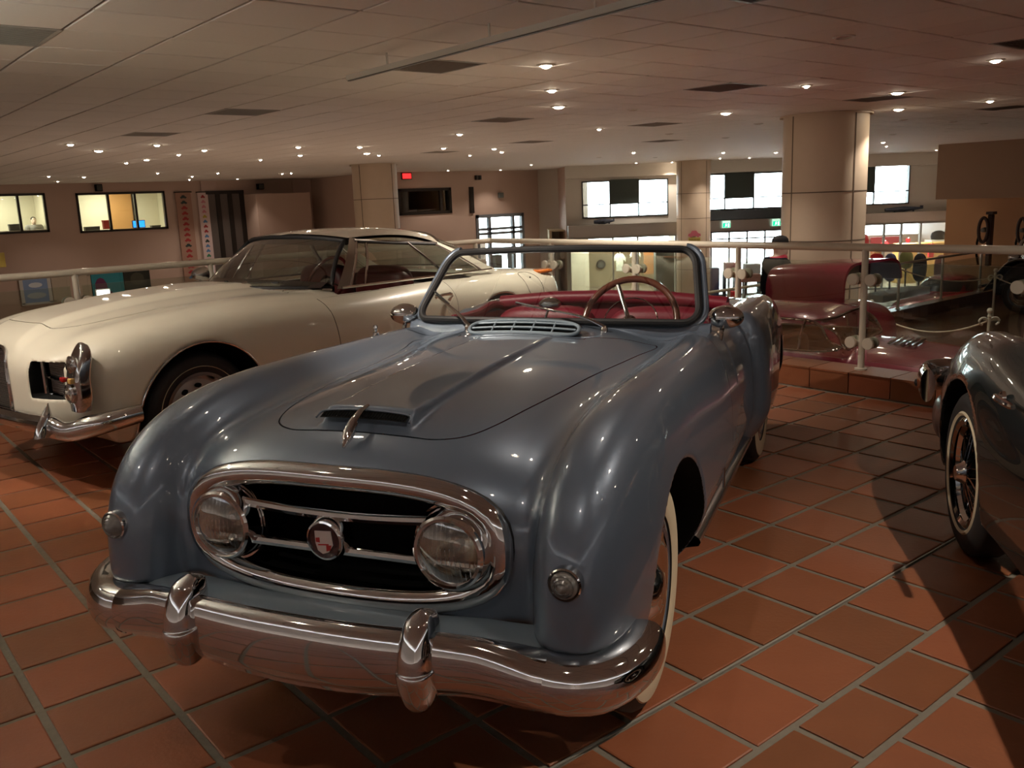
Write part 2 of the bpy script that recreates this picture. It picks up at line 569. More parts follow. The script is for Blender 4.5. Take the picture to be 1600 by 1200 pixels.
# ---- lower floors
struct(MB().box((6.19, -6, LOW_Z - .15), (34, 8.42, LOW_Z)).build('floor', low_tile))
struct(MB().box((-8, 7.84, HALL_Z - .15), (40, 36, HALL_Z)).build('floor', mat('hall_stone', (.47, .385, .325), .35, noise=.05, nscale=1)))
struct(MB().box((6.0, 7.84, HALL_Z), (34, 8.42, LOW_Z - .15)).build('wall_platform', wall_tan))
struct(MB().box((-6, 7.56, HALL_Z), (5.91, 7.84, -.01)).build('wall_mezzanine', wall_tan))
struct(MB().box((5.91, -6, LOW_Z), (6.19, 7.84, -.0)).build('wall_step', wall_tan))

# ---- ceiling: dark grid with single boards
CT = .6
ceiling = struct(MB().box((-7, -7, CEIL_Z + .012), (38, 35, CEIL_Z + .2)).build('ceiling', ceil_grid))
gx, gy = 1.453, 5.034
VENTS = {(650, 105): 'dark louvred ceiling vent right under the hanging track', (385, 174): 'dark louvred ceiling vent above the left banners', (245, 209): 'dark louvred ceiling vent over the wide office window', (20, 52): 'large grey ceiling vent cut by the left edge',
         (1130, 138): 'dark louvred ceiling vent left above the big column', (1370, 154): 'dark louvred ceiling vent right of the big column top', (780, 188): 'small ceiling vent left of the three spotlights in line', (1025, 195): 'small ceiling vent between the middle spotlights and big column',
         (830, 220): 'distant ceiling vent above the far glass door', (1180, 0): 'dark ceiling vent cut by the top edge', (1590, 70): 'dark ceiling vent cut by the right edge', (1560, 168): 'dark ceiling vent above the brown bulkhead', (690, 238): 'distant ceiling vent above the red sign', (1020, 221): 'distant ceiling vent above the first clerestory window'}
vent_cells = {}
for (px_, py_), lab in VENTS.items():
    p = atz(px_, py_, CEIL_Z); vent_cells[(round((p[0] - gx) / CT - .5), round((p[1] - gy) / CT - .5))] = lab
hw_ = CT / 2 - .008
bo = MB().add([(-hw_, -hw_, .02), (hw_, -hw_, .02), (hw_, hw_, .02), (-hw_, hw_, .02), (-hw_, -hw_, .003), (hw_, -hw_, .003), (hw_, hw_, .003), (-hw_, hw_, .003),
               (-hw_ + .005, -hw_ + .005, -.001), (hw_ - .005, -hw_ + .005, -.001), (hw_ - .005, hw_ - .005, -.001), (-hw_ + .005, hw_ - .005, -.001)],
              [(0, 1, 5, 4), (1, 2, 6, 5), (2, 3, 7, 6), (3, 0, 4, 7), (4, 5, 9, 8), (5, 6, 10, 9), (6, 7, 11, 10), (7, 4, 8, 11), (8, 9, 10, 11)])
board_mesh = bo.mesh('ceiling_board'); board_mesh.materials.append(ceil_mat)
cc = []
for i in range(-12, 58):
    for j in range(-18, 50):
        if (i, j) in vent_cells: continue
        xc, yc = gx + CT * (i + .5), gy + CT * (j + .5)
        if xc < -6 or yc < -6 or xc > 37 or yc > 34: continue
        q = proj([(xc, yc, CEIL_Z)])[0]
        cc.append((q[2] > .3 and -80 < q[0] < 1680 and -60 < q[1] < 330, q[2], xc, yc))
near = sorted([c for c in cc if c[0]], key=lambda c: c[1])[:290]
ids = set((c[2], c[3]) for c in near)
for c in near:
    o = new_obj('ceiling_board', board_mesh, None, ceiling, (c[2], c[3], CEIL_Z + rng.uniform(-.0015, .0015)))
    o.rotation_euler = (rng.uniform(-.0025, .0025), rng.uniform(-.0025, .0025), 0)
st = MB()
for c in cc:
    if (c[2], c[3]) not in ids:
        st.add([(x + c[2], y + c[3], z + CEIL_Z) for x, y, z in bo.v], bo.f[4:])
st.build('ceiling_boards_field', ceil_mat, ceiling)['kind'] = 'stuff'
vent_frame = mat('vent_grey', (.36, .33, .29), .5)
vsrc = None
for (i, j) in sorted(vent_cells):
    loc = (gx + CT * (i + .5), gy + CT * (j + .5), CEIL_Z)
    if vsrc is None:
        vsrc = thing('ceiling_vent', vent_cells[(i, j)], 'vent', loc, 0, 'ceiling vents')
        a = CT / 2 - .01
        MB().box((-a, -a, .004), (a, a, .016)).build('backing', mat('vent_back', (.05, .045, .04), .7), vsrc)
        fr = MB()
        for sx in (-1, 1):
            fr.box((sx * a - .012, -a, -.004), (sx * a + .012, a, .01)); fr.box((-a, sx * a - .012, -.004), (a, sx * a + .012, .01))
        fr.build('frame', vent_frame, vsrc)
        sl = MB().obox((0, 0, 0), (a - .014, 0, 0), (0, .010, .006), (0, -.001, .0015)).mesh('slat'); sl.materials.append(vent_frame)
        for k in range(18): new_obj('slat', sl, None, vsrc, (0, -a + .03 + k * (2 * a - .06) / 17, .002))
    else:
        v = copy_tree(vsrc); v.location = loc; v['label'] = vent_cells[(i, j)]

# ---- walls
def rect_holes(W0, W1, Z0, Z1, holes):
    xs = sorted({W0, W1, *[h[0] for h in holes], *[h[2] for h in holes]}); zs = sorted({Z0, Z1, *[h[1] for h in holes], *[h[3] for h in holes]})
    out = []
    for a, b in zip(xs[:-1], xs[1:]):
        run = None
        for c, d in zip(zs[:-1], zs[1:]):
            mx, mz = (a + b) / 2, (c + d) / 2
            if W0 <= mx <= W1 and Z0 <= mz <= Z1 and not any(h[0] < mx < h[2] and h[1] < mz < h[3] for h in holes):
                run = (run[0], d) if run else (c, d)
            elif run: out.append((a, run[0], b, run[1])); run = None
        if run: out.append((a, run[0], b, run[1]))
    return out
class Plane:
    """vertical wall plane: s runs along ex, depth d goes away from the viewer"""
    def __init__(s, o, ex, nb):
        s.o = np.array([*o, 0.0]); s.ex = np.array([*ex, 0.0]); s.nb = np.array([*nb, 0.0])
    def px(s, x, y, d=0):
        p = on_plane(x, y, s.o + s.nb * d, s.nb); return float((p - s.o) @ s.ex), float(p[2])
    def rect(s, x0, y0, x1, y1, d=0):
        """photo rectangle to (s0, z0, s1, z1) at depth d"""
        mx, my = (x0 + x1) / 2, (y0 + y1) / 2
        return s.px(x0, my, d)[0], s.px(mx, y1, d)[1], s.px(x1, my, d)[0], s.px(mx, y0, d)[1]
    def P(s, a, d, z): return s.o + s.ex * a + s.nb * d + np.array([0, 0, z])
    def box(s, mb, a0, z0, a1, z1, d0, d1):
        return mb.obox(s.P((a0 + a1) / 2, (d0 + d1) / 2, (z0 + z1) / 2), s.ex * (a1 - a0) / 2, s.nb * (d1 - d0) / 2, (0, 0, (z1 - z0) / 2))
    def wall(s, name, a0, z0, a1, z1, th, m_, holes=()):
        mb = MB()
        for q in rect_holes(a0, a1, z0, z1, list(holes)): s.box(mb, *q, 0, th)
        return struct(mb.build(name, m_))
LW = Plane((0, 32.0), (1, 0), (0, 1))
MW = Plane((0, 26.8), (1, 0), (0, 1))
FWD = (sin(YAW), cos(YAW)); RGT = (cos(YAW), -sin(YAW))
FW = Plane((FWD[0] * 33, FWD[1] * 33), RGT, FWD)
RW = Plane((26.3, 0), (0, -1), (1, 0))
OW = Plane((28.5, 0), (0, -1), (1, 0))

wl_1 = LW.rect(-60, 303, 74, 366); wl_2 = LW.rect(121, 300, 260, 361)
LW.wall('wall_left', -6, HALL_Z, 16.9, CEIL_Z, .25, wall_tan, [wl_1, wl_2])
mdoor = MW.rect(746, 334, 820, 470); mdoor = (mdoor[0], HALL_Z, mdoor[2], mdoor[3])
mwin = MW.rect(622, 294, 705, 335)
MW.wall('wall_middle', 16.4, HALL_Z, 24.2, CEIL_Z, .25, wall_tan, [mdoor, mwin])
struct(MB().box((16.4, 27.05, HALL_Z), (16.65, 32.2, CEIL_Z)).build('wall_return', wall_tan))
# diagonal glazed front
c1 = FW.rect(909, 281, 1044, 339); c2 = FW.rect(1108, 270, 1225, 327); c3 = FW.rect(1330, 258, 1421, 320)
d1 = FW.rect(890, 369, 1057, 470); d2 = FW.rect(1110, 360, 1226, 470); d3 = FW.rect(1345, 347, 1503, 470)
d1, d2, d3 = [(q[0], HALL_Z, q[2], q[3]) for q in (d1, d2, d3)]
sL = FW.px(884, 330)[0]; sR = 24.0
FW.wall('wall_front', sL, HALL_Z, sR, CEIL_Z, .3, wall_white, [c1, c2, c3, d1, d2, d3])
# stub between middle wall and front
e0 = FW.P(sL, 0, 0); struct(MB().obox(((24.2 + e0[0]) / 2 + .1, (26.8 + e0[1]) / 2 + .1, 0), ((e0[0] - 24.2) / 2, (e0[1] - 26.8) / 2, 0), (.06, .05, 0), (0, 0, 2.51)).build('wall_pier', wall_tan))
pr = MW.rect(828, 262, 884, 470)
struct(MB().box((pr[0] + .5, 25.6, HALL_Z), (pr[2] + .1, 26.8, CEIL_Z)).build('wall_pilaster', wall_pale))
# right bulkhead, orange wall, closing walls
rb_ = RW.rect(1465, 222, 1700, 309)
struct(MB().box((26.3, -8, rb_[1]), (26.7, 12.6, CEIL_Z)).build('wall_bulkhead', mat('bulkhead_brown', (.33, .22, .15), .75)))
struct(MB().box((28.5, -8, HALL_Z), (28.8, 13.3, CEIL_Z)).build('wall_orange', wall_orange))
struct(MB().box((26.7, -8, rb_[1] - .0), (28.5, 12.6, rb_[1] + .1)).build('trim_4', wall_tan))
struct(MB().box((28.6, 13.1, HALL_Z), (40, 13.3, CEIL_Z)).build('wall_shop_side', wall_tan))
struct(MB().box((-7, -7, HALL_Z), (-6, 36, CEIL_Z)).build('wall_back', mat('umber_wall', (.22, .16, .125), .7)))
struct(MB().box((-7, -7, HALL_Z), (40, -6, CEIL_Z)).build('wall_side', mat('umber_wall')))

# ---- round columns with panel joints
def column(name, x, y, r, z0, joints, seams):
    c = struct(MB().lathe([(r, z0), (r, CEIL_Z)], 64, origin=(x, y, 0)).build(name, stone, None, True))
    for z in joints: MB().lathe([(r + .001, z - .008), (r + .003, z - .008), (r + .003, z + .008), (r + .001, z + .008)], 64, origin=(x, y, 0)).build('joint', stone_joint, c)
    for a in seams:
        MB().obox((x + (r + .001) * cos(a), y + (r + .001) * sin(a), (z0 + CEIL_Z) / 2), (.003 * cos(a), .003 * sin(a), 0), (-.009 * sin(a), .009 * cos(a), 0), (0, 0, (CEIL_Z - z0) / 2)).build('seam', stone_joint, c)
    MB().lathe([(r + .05, CEIL_Z - .03), (r + .05, CEIL_Z - .005), (r, CEIL_Z - .005)], 64, origin=(x, y, 0)).build('top_ring', stone, c)
    return c
def facing(x, y, da): return atan2(-y, -x) + da
column('column', 12.25, 7.55, .60, LOW_Z, (1.40, .70, 0.0, -.6), [facing(12.25, 7.55, radians(a)) for a in (-48, 42, 128, -130)])
column('column.001', 12.7, 21.1, .59, HALL_Z, (1.60, .8, 0, -.8), [facing(12.7, 21.1, radians(a)) for a in (-40, 50)])
column('column.002', 25.1, 20.5, .58, HALL_Z, (1.40, .55, -.3, -1.2), [facing(25.1, 20.5, radians(a)) for a in (-45, 48)])
# ================================================================== blue-grey roadster
def sel(*terms):
    """superellipsoid-like field with roughly metric values; terms = (offset, semi-axis, exponent)"""
    q = 0; g2 = 0; pm = 0
    for d, s, n in terms:
        t = np.abs(d) / s
        q = q + t ** n
        g2 = g2 + (n * t ** (n - 1) / s) ** 2
        pm += n
    p = pm / len(terms)
    q = np.maximum(q, 1e-6)
    r = q ** (1 / p)
    gr = r ** (1 - p) / p * np.sqrt(g2)
    return np.clip((r - 1) / np.maximum(gr, 1.2), -.6, 3)

def make_wheel(parent, c, side, R, width, style='disc', rim=.19, white=(.245, .305), rough_rim=None, spin=0.0, face=None):
    """wheel about the x axis; side=+1 faces +x; returns the wheel part"""
    x, y, z = c; h = width / 2; s = side
    fr = ((0, 1, 0), (0, 0, 1), (s, 0, 0))
    t = MB().lathe([(rim, -h * .8), (rim + .02, -h * .95), (R - .05, -h), (R - .012, -h * .80), (R, -h * .55), (R, h * .55), (R - .012, h * .80),
                    (R - .035, h * .97), ((R + rim) / 2 + .01, h * 1.02), (rim + .025, h * .95), (rim, h * .78)], 56, origin=c, frame=fr).build('tire', tire_black, parent, True)
    if white:
        a, b = white; mid = (a + b) / 2
        MB().lathe([(a, h * .965), (a + .004, h * 1.0), (mid, h * 1.06), (b - .004, h * 1.0), (b, h * .95)], 56, origin=c, frame=fr).build('whitewall_band', whitewall, t, True)
    if style == 'hubcap':
        MB().lathe([(rim + .004, h * .70), (rim + .012, h * .92), (rim - .006, h * .96), (rim - .02, h * .80)], 48, origin=c, frame=fr).build('wheel_rim', mat('rim_blue', (.13, .16, .21), .25, .3, 1), t, True)
        MB().lathe([(rim - .018, h * .80), (rim - .03, h * .96), (rim - .06, h * 1.0), (rim - .085, h * .92), (.085, h * .90), (.075, h * 1.0), (.06, h * 1.22), (.03, h * 1.34), (0, h * 1.38)], 48, origin=c, frame=fr).build('hubcap', chrome, t, True)
    elif style == 'disc':
        MB().lathe([(rim + .012, h * .90), (rim + .016, h * .98), (rim - .004, h * .98), (rim - .022, h * .62), (rim - .028, h * .45)], 48, origin=c, frame=fr).build('wheel_rim', dull_chrome, t, True)
        d = MB(); n = 48; fx = np.array(c)
        d.lathe([(rim - .02, h * .42), (rim - .04, h * .5), (.10, h * .62), (.08, h * .55)], 48, origin=c, frame=fr)
        d.build('wheel_disc', face or dull_chrome, t, True)
        for k in range(10):
            a = 2 * pi * k / 10 + spin
            pc = np.array([x + s * h * .60, y + (rim - .062) * cos(a), z + (rim - .062) * sin(a)])
            MB().lathe([(0, .012), (.013, .010), (.013, -.012)], 12, origin=pc, frame=(np.array([0, -sin(a), cos(a)]) * 1.5, (0, cos(a), sin(a)), (s, 0, 0))).build('slot', flat_black, t)
        MB().lathe([(.085, h * .56), (.08, h * .72), (.05, h * .86), (.02, h * .98), (0, h)], 32, origin=c, frame=fr).build('hub', chrome, t, True)
    elif style == 'wire':
        MB().lathe([(rim - .004, -h * .7), (rim - .012, h * .5), (rim + .006, h * .86), (rim + .02, h * .9), (rim + .008, h * .97), (rim - .01, h * .86)], 56, origin=c, frame=fr).build('wheel_rim', chrome, t, True)
        sp = MB()
        for k in range(36):
            a = 2 * pi * k / 36; b = a + (.42 if k % 2 else -.42); hh = h * (.62 if k % 4 < 2 else -.05)
            p0 = np.array([x + s * h * (.85 if k % 4 < 2 else .2), y + .042 * cos(b), z + .042 * sin(b)])
            p1 = np.array([x + s * hh * .7, y + (rim - .012) * cos(a), z + (rim - .012) * sin(a)])
            sp.tube([p0, p1], .0028, 5)
        q = sp.build('spokes', chrome, t); q['kind'] = 'stuff'
        MB().lathe([(.05, -h * .3), (.05, h * .9), (.04, h * 1.05), (.034, h * 1.25), (.03, h * 1.32), (0, h * 1.34)], 28, origin=c, frame=fr).build('hub', chrome, t, True)
        MB().lathe([(rim - .02, -h * .72), (0, -h * .72)], 40, origin=c, frame=fr).build('brake_drum', flat_black, t, True)
    return t

N_ROT = atan2(-.879, .476)
nash = thing('roadster', 'grey-blue open roadster with oval chrome grille and whitewall tires in the foreground', 'car', (1.51, 2.27, 0), N_ROT)
n_paint = mat('blue_grey_metallic', (.125, .160, .212), .38, .38, 1.0, coat_rough=.02)
n_light = mat('pale_blue_paint', (.22, .28, .33), .38, .25, .6)
leather = mat('burgundy_leather', (.20, .012, .028), .42, noise=.10, nscale=12, bump=.06, bscale=160)

def n_hood_top(y):
    return spl(y, [(-.6, .945), (-.364, .934), (.137, .955), (.6, .970), (.825, .980), (1.1, .986), (1.6, .985), (2.1, .962), (2.6, .925), (3.2, .80), (3.55, .66)])
def n_mouth(x, z):
    return sel((x, .445, 3.0), (z - .655, .152, 2.8))
def n_cockpit2d(x, y):
    ax = np.abs(x); hx, hy, r = .61, .47, .17
    qx = ax - (hx - r); qy = np.abs(y - 1.60) - (hy - r)
    return np.sqrt(np.maximum(qx, 0) ** 2 + np.maximum(qy, 0) ** 2) + np.minimum(np.maximum(qx, qy), 0) - r
def n_well(x, y, z):
    ax = np.abs(x)
    w1 = np.sqrt(y ** 2 + (z - .345) ** 2) - .398
    w2 = np.sqrt((y - 2.59) ** 2 + (z - .335) ** 2) - .372
    return np.maximum(np.minimum(w1, w2), .46 - ax)
def n_core(x, y, z):
    ax = np.abs(x) + np.minimum(spl(y, [(-.7, 1.2), (.2, 1.6), (.6, 2.0), (3.4, 2.0)]) * np.maximum(.52 - z, 0) ** 2, .13)
    crest = spl(y, [(-.6, .958), (-.2, .962), (.1, .966), (.6, .957), (1.0, .948), (1.4, .925), (1.8, .905), (2.6, .885), (3.2, .79), (3.55, .66)])
    xc = spl(y, [(-.66, .652), (0, .652), (.8, .646), (1.4, .620), (1.8, .600), (2.8, .56), (3.55, .45)])
    a = spl(y, [(-.66, .158), (-.3, .150), (0, .140), (.8, .119), (1.4, .126), (1.8, .138), (2.8, .19), (3.55, .22)])
    zc = .50
    dz = z - zc
    bz = np.where(dz > 0, crest - zc, .55)
    dyf = np.maximum(.06 - y, 0); dyr = np.maximum(y - 2.75, 0)
    F1 = sel((ax - xc, a, 2.7), (dz, bz, 2.8), (dyf + dyr * .86, .722, 3.0))
    top = n_hood_top(y) - np.where(y < 1.2, .19, .12) * np.minimum(ax, .62) ** 2
    hw = spl(y, [(-.6, .72), (.5, .73), (1.2, .738), (1.8, .732), (2.8, .72), (3.55, .62)])
    dz2 = z - .5; b2 = np.where(dz2 > 0, top - .5, .6)
    F2 = sel((ax, hw, 4.0), (dz2, b2, 4.0), (np.maximum(.1 - y, 0) + np.maximum(y - 2.7, 0) * .80, .672, 4.0))
    F = smin(F1, F2, spl(y, [(-.7, .05), (-.4, .07), (.1, .13), (3, .13)]))
    rc = spl(y, [(1.7, .938), (2.0, .944), (2.3, .94), (2.59, .925), (3.1, .855), (3.55, .71)])
    rx = spl(y, [(1.7, .690), (2.3, .682), (2.8, .66), (3.55, .55)])
    ra = spl(y, [(1.7, .138), (2.0, .145), (2.5, .140), (3.55, .12)])
    slope = (z - .6) * .12
    F3 = sel((ax - rx, ra, 2.5), (z - .5, np.where(z > .5, rc - .5, .6), 2.8), (np.maximum(1.86 - slope - y, 0) * 5.0 + np.maximum(y - 3.0, 0) * 1.25, .70, 2.6))
    F = smin(F, F3, .016)
    hs = spl(y, [(-.37, .015), (.2, .017), (.76, .002)])
    F4 = np.maximum(np.maximum(z - (top + hs), ax - .138), np.maximum(-.362 - y + (z - .93) * .9, y - .76))
    F4 = np.maximum(F4, .8 - z)
    return smin(F, F4, .016)
def n_body(x, y, z):
    F = n_core(x, y, z)
    zb = spl(y, [(-.72, .478), (-.52, .462), (-.40, .30), (-.3, .215), (3.0, .235), (3.3, .34), (3.6, .42)])
    F = smax(F, zb - z, .02)
    F = smax(F, -n_well(x, y, z), .014)
    C = np.maximum(n_cockpit2d(x, y), .40 - z)
    F = smax(F, -C, .022)
    Gm = np.maximum(n_mouth(x, z), y + .34)
    return smax(F, -Gm, .008)

NV, NT = mesh_sdf(n_body, (-.93, -.74, .12), (.93, 3.62, 1.05), .0105)
x_, y_, z_ = NV.T
NV, a_, b_ = split(NV, NT, np.where(y_ < -.32, n_mouth(x_, z_) - .004, 1.0))
tri_obj('grille_cavity', NV, a_, flat_black, nash)
x_, y_, z_ = NV.T
NV, a_, b_ = split(NV, b_, np.maximum(np.maximum(n_cockpit2d(x_, y_) - .002, .39 - z_), z_ - 1.1))
tri_obj('cockpit_tub', NV, a_, leather, nash)
x_, y_, z_ = NV.T
NV, a_, b_ = split(NV, b_, n_well(x_, y_, z_) - .003)
cen_ = NV[a_].mean(1)
for q1 in (cen_[:, 0] > 0, cen_[:, 0] <= 0):
    for q2 in (cen_[:, 1] > 1.3, cen_[:, 1] <= 1.3):
        tri_obj('wheel_well', NV, a_[q1 & q2], flat_black, nash)
x_, y_, z_ = NV.T
NV, a_, b_ = split(NV, b_, z_ - .232)
tri_obj('underbody', NV, a_, flat_black, nash)
hood_half = [(0, -.412), (.14, -.412), (.23, -.404), (.30, -.36), (.342, -.27), (.37, -.13), (.40, .08), (.43, .38), (.475, .68), (.51, .82), (.515, .87), (.49, .905), (.40, .90), (.27, .80), (.24, .755), (0, .735)]
hood_poly = smooth_poly(hood_half + [(-p, q) for p, q in hood_half[::-1][1:-1]], 5)
x_, y_, z_ = NV.T
hd = np.where(z_ > .78, poly_sd(x_, y_, hood_poly), 1.0)
NV, hood_t, rest = split(NV, b_, hd + .0022)
x_, y_, z_ = NV.T
hd = np.where(z_ > .78, poly_sd(x_, y_, hood_poly), 1.0)
NV, gap_, rest = split(NV, rest, hd - .0022)
tri_obj('hood', NV, hood_t, n_paint, nash)
tri_obj('hood_gap', NV - np.array([0, 0, .006]), gap_, flat_black, nash)
door_poly = smooth_poly([(1.02, .36), (1.0, .60), (1.0, .80), (1.02, 1.2), (1.4, 1.3), (1.70, 1.2), (1.70, .9), (1.68, .6), (1.62, .36), (1.3, .31)], 5)
for sgn in (1, -1):
    x_, y_, z_ = NV.T
    dd = np.where((x_ * sgn > .45), poly_sd(y_, z_, door_poly), 1.0)
    NV, d_t, rest = split(NV, rest, dd + .0018)
    x_, y_, z_ = NV.T
    dd = np.where((x_ * sgn > .45), poly_sd(y_, z_, door_poly), 1.0)
    NV, g_t, rest = split(NV, rest, dd - .0018)
    tri_obj('door', NV, d_t, n_paint, nash)
    tri_obj('door_gap', NV - np.array([sgn * .006, 0, 0]), g_t, flat_black, nash)
tri_obj('body', NV, rest, n_paint, nash)

def n_top(x, y): return march(n_body, (x, y, 1.3), (0, 0, -1), 1.2)
def n_front(x, z): return march(n_core, (x, -1.0, z), (0, 1, 0), 1.2)
def n_side(y, z, s=1): return march(n_core, (s * 1.1, y, z), (-s, 0, 0), .8)

# wheels
for sx in (1, -1):
    for yy in (0, 2.59):
        make_wheel(nash, (sx * .635, yy, .345), sx, .345, .15, 'hubcap', .212, (.232, .315))

# grille surround and bars
def mouth_pt(a, hw, hh, n1=3.0, n2=2.5):
    c, s = cos(a), sin(a)
    r = (abs(c / hw) ** n1 + abs(s / hh) ** n2)
    lo, hi = 0, 2
    for _ in range(40):
        mdl = (lo + hi) / 2
        if abs(mdl * c / hw) ** n1 + abs(mdl * s / hh) ** n2 < 1: lo = mdl
        else: hi = mdl
    return lo * c, lo * s
ring = []
for k in range(96):
    X, Z = mouth_pt(2 * pi * k / 96, .458, .158, 3.0, 2.9)
    q = n_front(X, .655 + Z)
    yy = -.590 + .20 * X * X + .02 * abs(Z / .15) ** 2
    ring.append((X, yy, (.655 + Z)))
MB().tube(ring, .033, 14, closed=True, flat=(1.0, .92), up=(0, 1, 0)).build('grille_surround', chrome, nash, True)
ring2 = [(p[0] * 1.045, p[1] + .018, .655 + (p[2] - .655) * 1.12) for p in ring]
MB().tube(ring2, .010, 8, closed=True, up=(0, 1, 0)).build('grille_gasket', black_rubber, nash, True)
for zz, sag in ((.724, .006), (.622, -.004)):
    pts = [(x, -.585 + .16 * x * x, zz - sag * (1 - (x / .24) ** 2)) for x in np.linspace(-.43, .43, 25)]
    MB().tube(pts, .0105, 8, flat=(1, 1.25)).build('grille_bar', chrome, nash, True)
# emblem
e = MB().lathe([(.058, .03), (.058, -.004), (.052, -.016), (.047, -.018), (.046, -.012), (0, -.012)], 40, axis='y', origin=(0, -.600, .660)).build('emblem', chrome, nash, True)
MB().lathe([(.046, -.0135), (.030, -.0145), (0, -.0145)], 32, axis='y', origin=(0, -.600, .660)).build('emblem_face', mat('emblem_dark', (.03, .006, .008), .25, coat=1), e, True)
shield = [(-.026, .024), (.022, .027), (.026, -.010), (.012, -.030), (-.006, -.036), (-.020, -.028), (-.026, -.008)]
MB().prism(shield, .0148, .0165, ((1, 0, 0), (0, 0, 1), (0, -1, 0)), (0, -.600, .660)).build('emblem_shield', mat('emblem_silver', (.62, .55, .52), .3, .4), e)
mr_ = mat('emblem_red', (.35, .02, .02), .3, coat=1)
for q in ([(-.024, .006), (-.012, .008), (-.012, -.006), (-.024, -.005)], [(.006, -.012), (.022, -.010), (.018, -.024), (.006, -.028)], [(-.018, -.010), (.014, -.007), (.014, -.011), (-.018, -.014)]):
    MB().prism(q, .0162, .0172, ((1, 0, 0), (0, 0, 1), (0, -1, 0)), (0, -.600, .660)).build('emblem_mark', mr_, e)

# headlights
reflector = mat('reflector', (.62, .58, .50), .16, 1.0)
for sx in (-1, 1):
    c = (sx * .342, -.545, .660)
    hl = MB().lathe([(.105, .10), (.114, .03), (.117, .0), (.114, -.009), (.108, -.008), (.106, -.002), (.104, -.016), (.099, -.040), (.095, -.056), (.089, -.061), (.082, -.061), (.079, -.056), (.078, -.04)], 48, axis='y', origin=c).build('headlight', chrome, nash, True)
    MB().lathe([(.078, -.045), (.072, .0), (.055, .035), (.03, .055), (0, .06)], 40, axis='y', origin=c).build('reflector_bowl', reflector, hl, True)
    MB().lathe([(.012, .02), (.012, -.005), (0, -.008)], 16, axis='y', origin=c).build('bulb_cap', dull_chrome, hl, True)
    MB().lathe([(.079, -.056), (.06, -.064), (.03, -.069), (0, -.070)], 40, axis='y', origin=c).build('lens', lamp_glass, hl, True)
    fl = MB()
    for k in range(13):
        xx = -.072 + .012 * k; hh = sqrt(max(.082 ** 2 - xx * xx, 0)) * .95
        fl.tube([(c[0] + xx, c[1] - .050 - .02 * (1 - (t_ / .085) ** 2) * (1 - (xx / .09) ** 2), c[2] + t_) for t_ in np.linspace(-hh, hh, 9)], .0016, 5)
    fl.build('lens_flutes', lamp_glass, hl, True)['kind'] = 'stuff'
# parking lights
for sx in (-1, 1):
    q = n_front(sx * .660, .648)
    c = (sx * .660, q[1], .648)
    pl = MB().lathe([(.040, .02), (.040, -.012), (.037, -.016), (.034, -.012), (.033, .0)], 32, axis='y', origin=c).build('parking_light', chrome, nash, True)
    MB().lathe([(.034, -.010), (.031, -.020), (.026, -.025), (.025, -.023), (.020, -.030), (.019, -.028), (.013, -.034), (.012, -.032), (.005, -.037), (0, -.038)], 32, axis='y', origin=c).build('lens', mat('parking_lens', (.26, .25, .23), .12, coat=1, trans=.35), pl, True)

# bumper
def bump_plan(x):
    ax = abs(x)
    y0 = -.772 + .06 * (ax / .6) ** 2
    return y0
bx_st = []
tt = np.concatenate([np.linspace(0, .62, 26), ])
path = [(t_, -.775 + .10 * (t_ / .62) ** 2.2) for t_ in tt]
cx, cy, rr_ = .655, -.475, .18
for k in range(1, 15):
    a = radians(-100 + (k / 14) * 106)
    path.append((.632 + .165 * cos(a) + 0, -.505 + .172 * sin(a)))
path = [p for i, p in enumerate(path) if i == 0 or p[0] >= path[i - 1][0] - .02]
s_ = np.concatenate([[0], np.cumsum(np.hypot(*np.diff(np.array(path), axis=0).T))])
bt_ = [(0, .532), (.30, .530), (.45, .520), (.55, .502), (.66, .480), (.74, .480), (.84, .492), (.95, .505), (1.1, .49)]
bb_ = [(0, .350), (.22, .358), (.42, .376), (.52, .365), (.64, .345), (.74, .345), (.84, .372), (.95, .395), (1.1, .41)]
half = []
for (px_, py_), sv, i in zip(path, s_, range(len(path))):
    j0, j1 = max(i - 1, 0), min(i + 1, len(path) - 1)
    tx, ty = path[j1][0] - path[j0][0], path[j1][1] - path[j0][1]
    L_ = math.hypot(tx, ty); nx_, ny_ = ty / L_, -tx / L_
    zt, zb2 = float(spl(sv, bt_)), float(spl(sv, bb_)); zm = (zt + zb2) / 2; hz = (zt - zb2) / 2
    dep = float(spl(sv, [(0, .038), (.45, .040), (.62, .062), (.80, .062), (1.05, .035)]))
    sec = []
    for a in np.linspace(-125, 125, 23):
        a = radians(a); cz, sz = cos(a), sin(a)
        w = np.sign(cz) * abs(cz) ** .8
        lip = .010 * math.exp(-((a + .95) / .18) ** 2)
        sec.append((px_ + nx_ * (dep * w - lip), py_ + ny_ * (dep * w - lip), zm + hz * np.sign(sz) * abs(sz) ** .85))
    half.append(sec)
grid_ = [[(-p[0], p[1], p[2]) for p in sec] for sec in half[::-1][:-1]] + half
MB().grid(grid_).build('front_bumper', chrome, nash, True, auto=80)
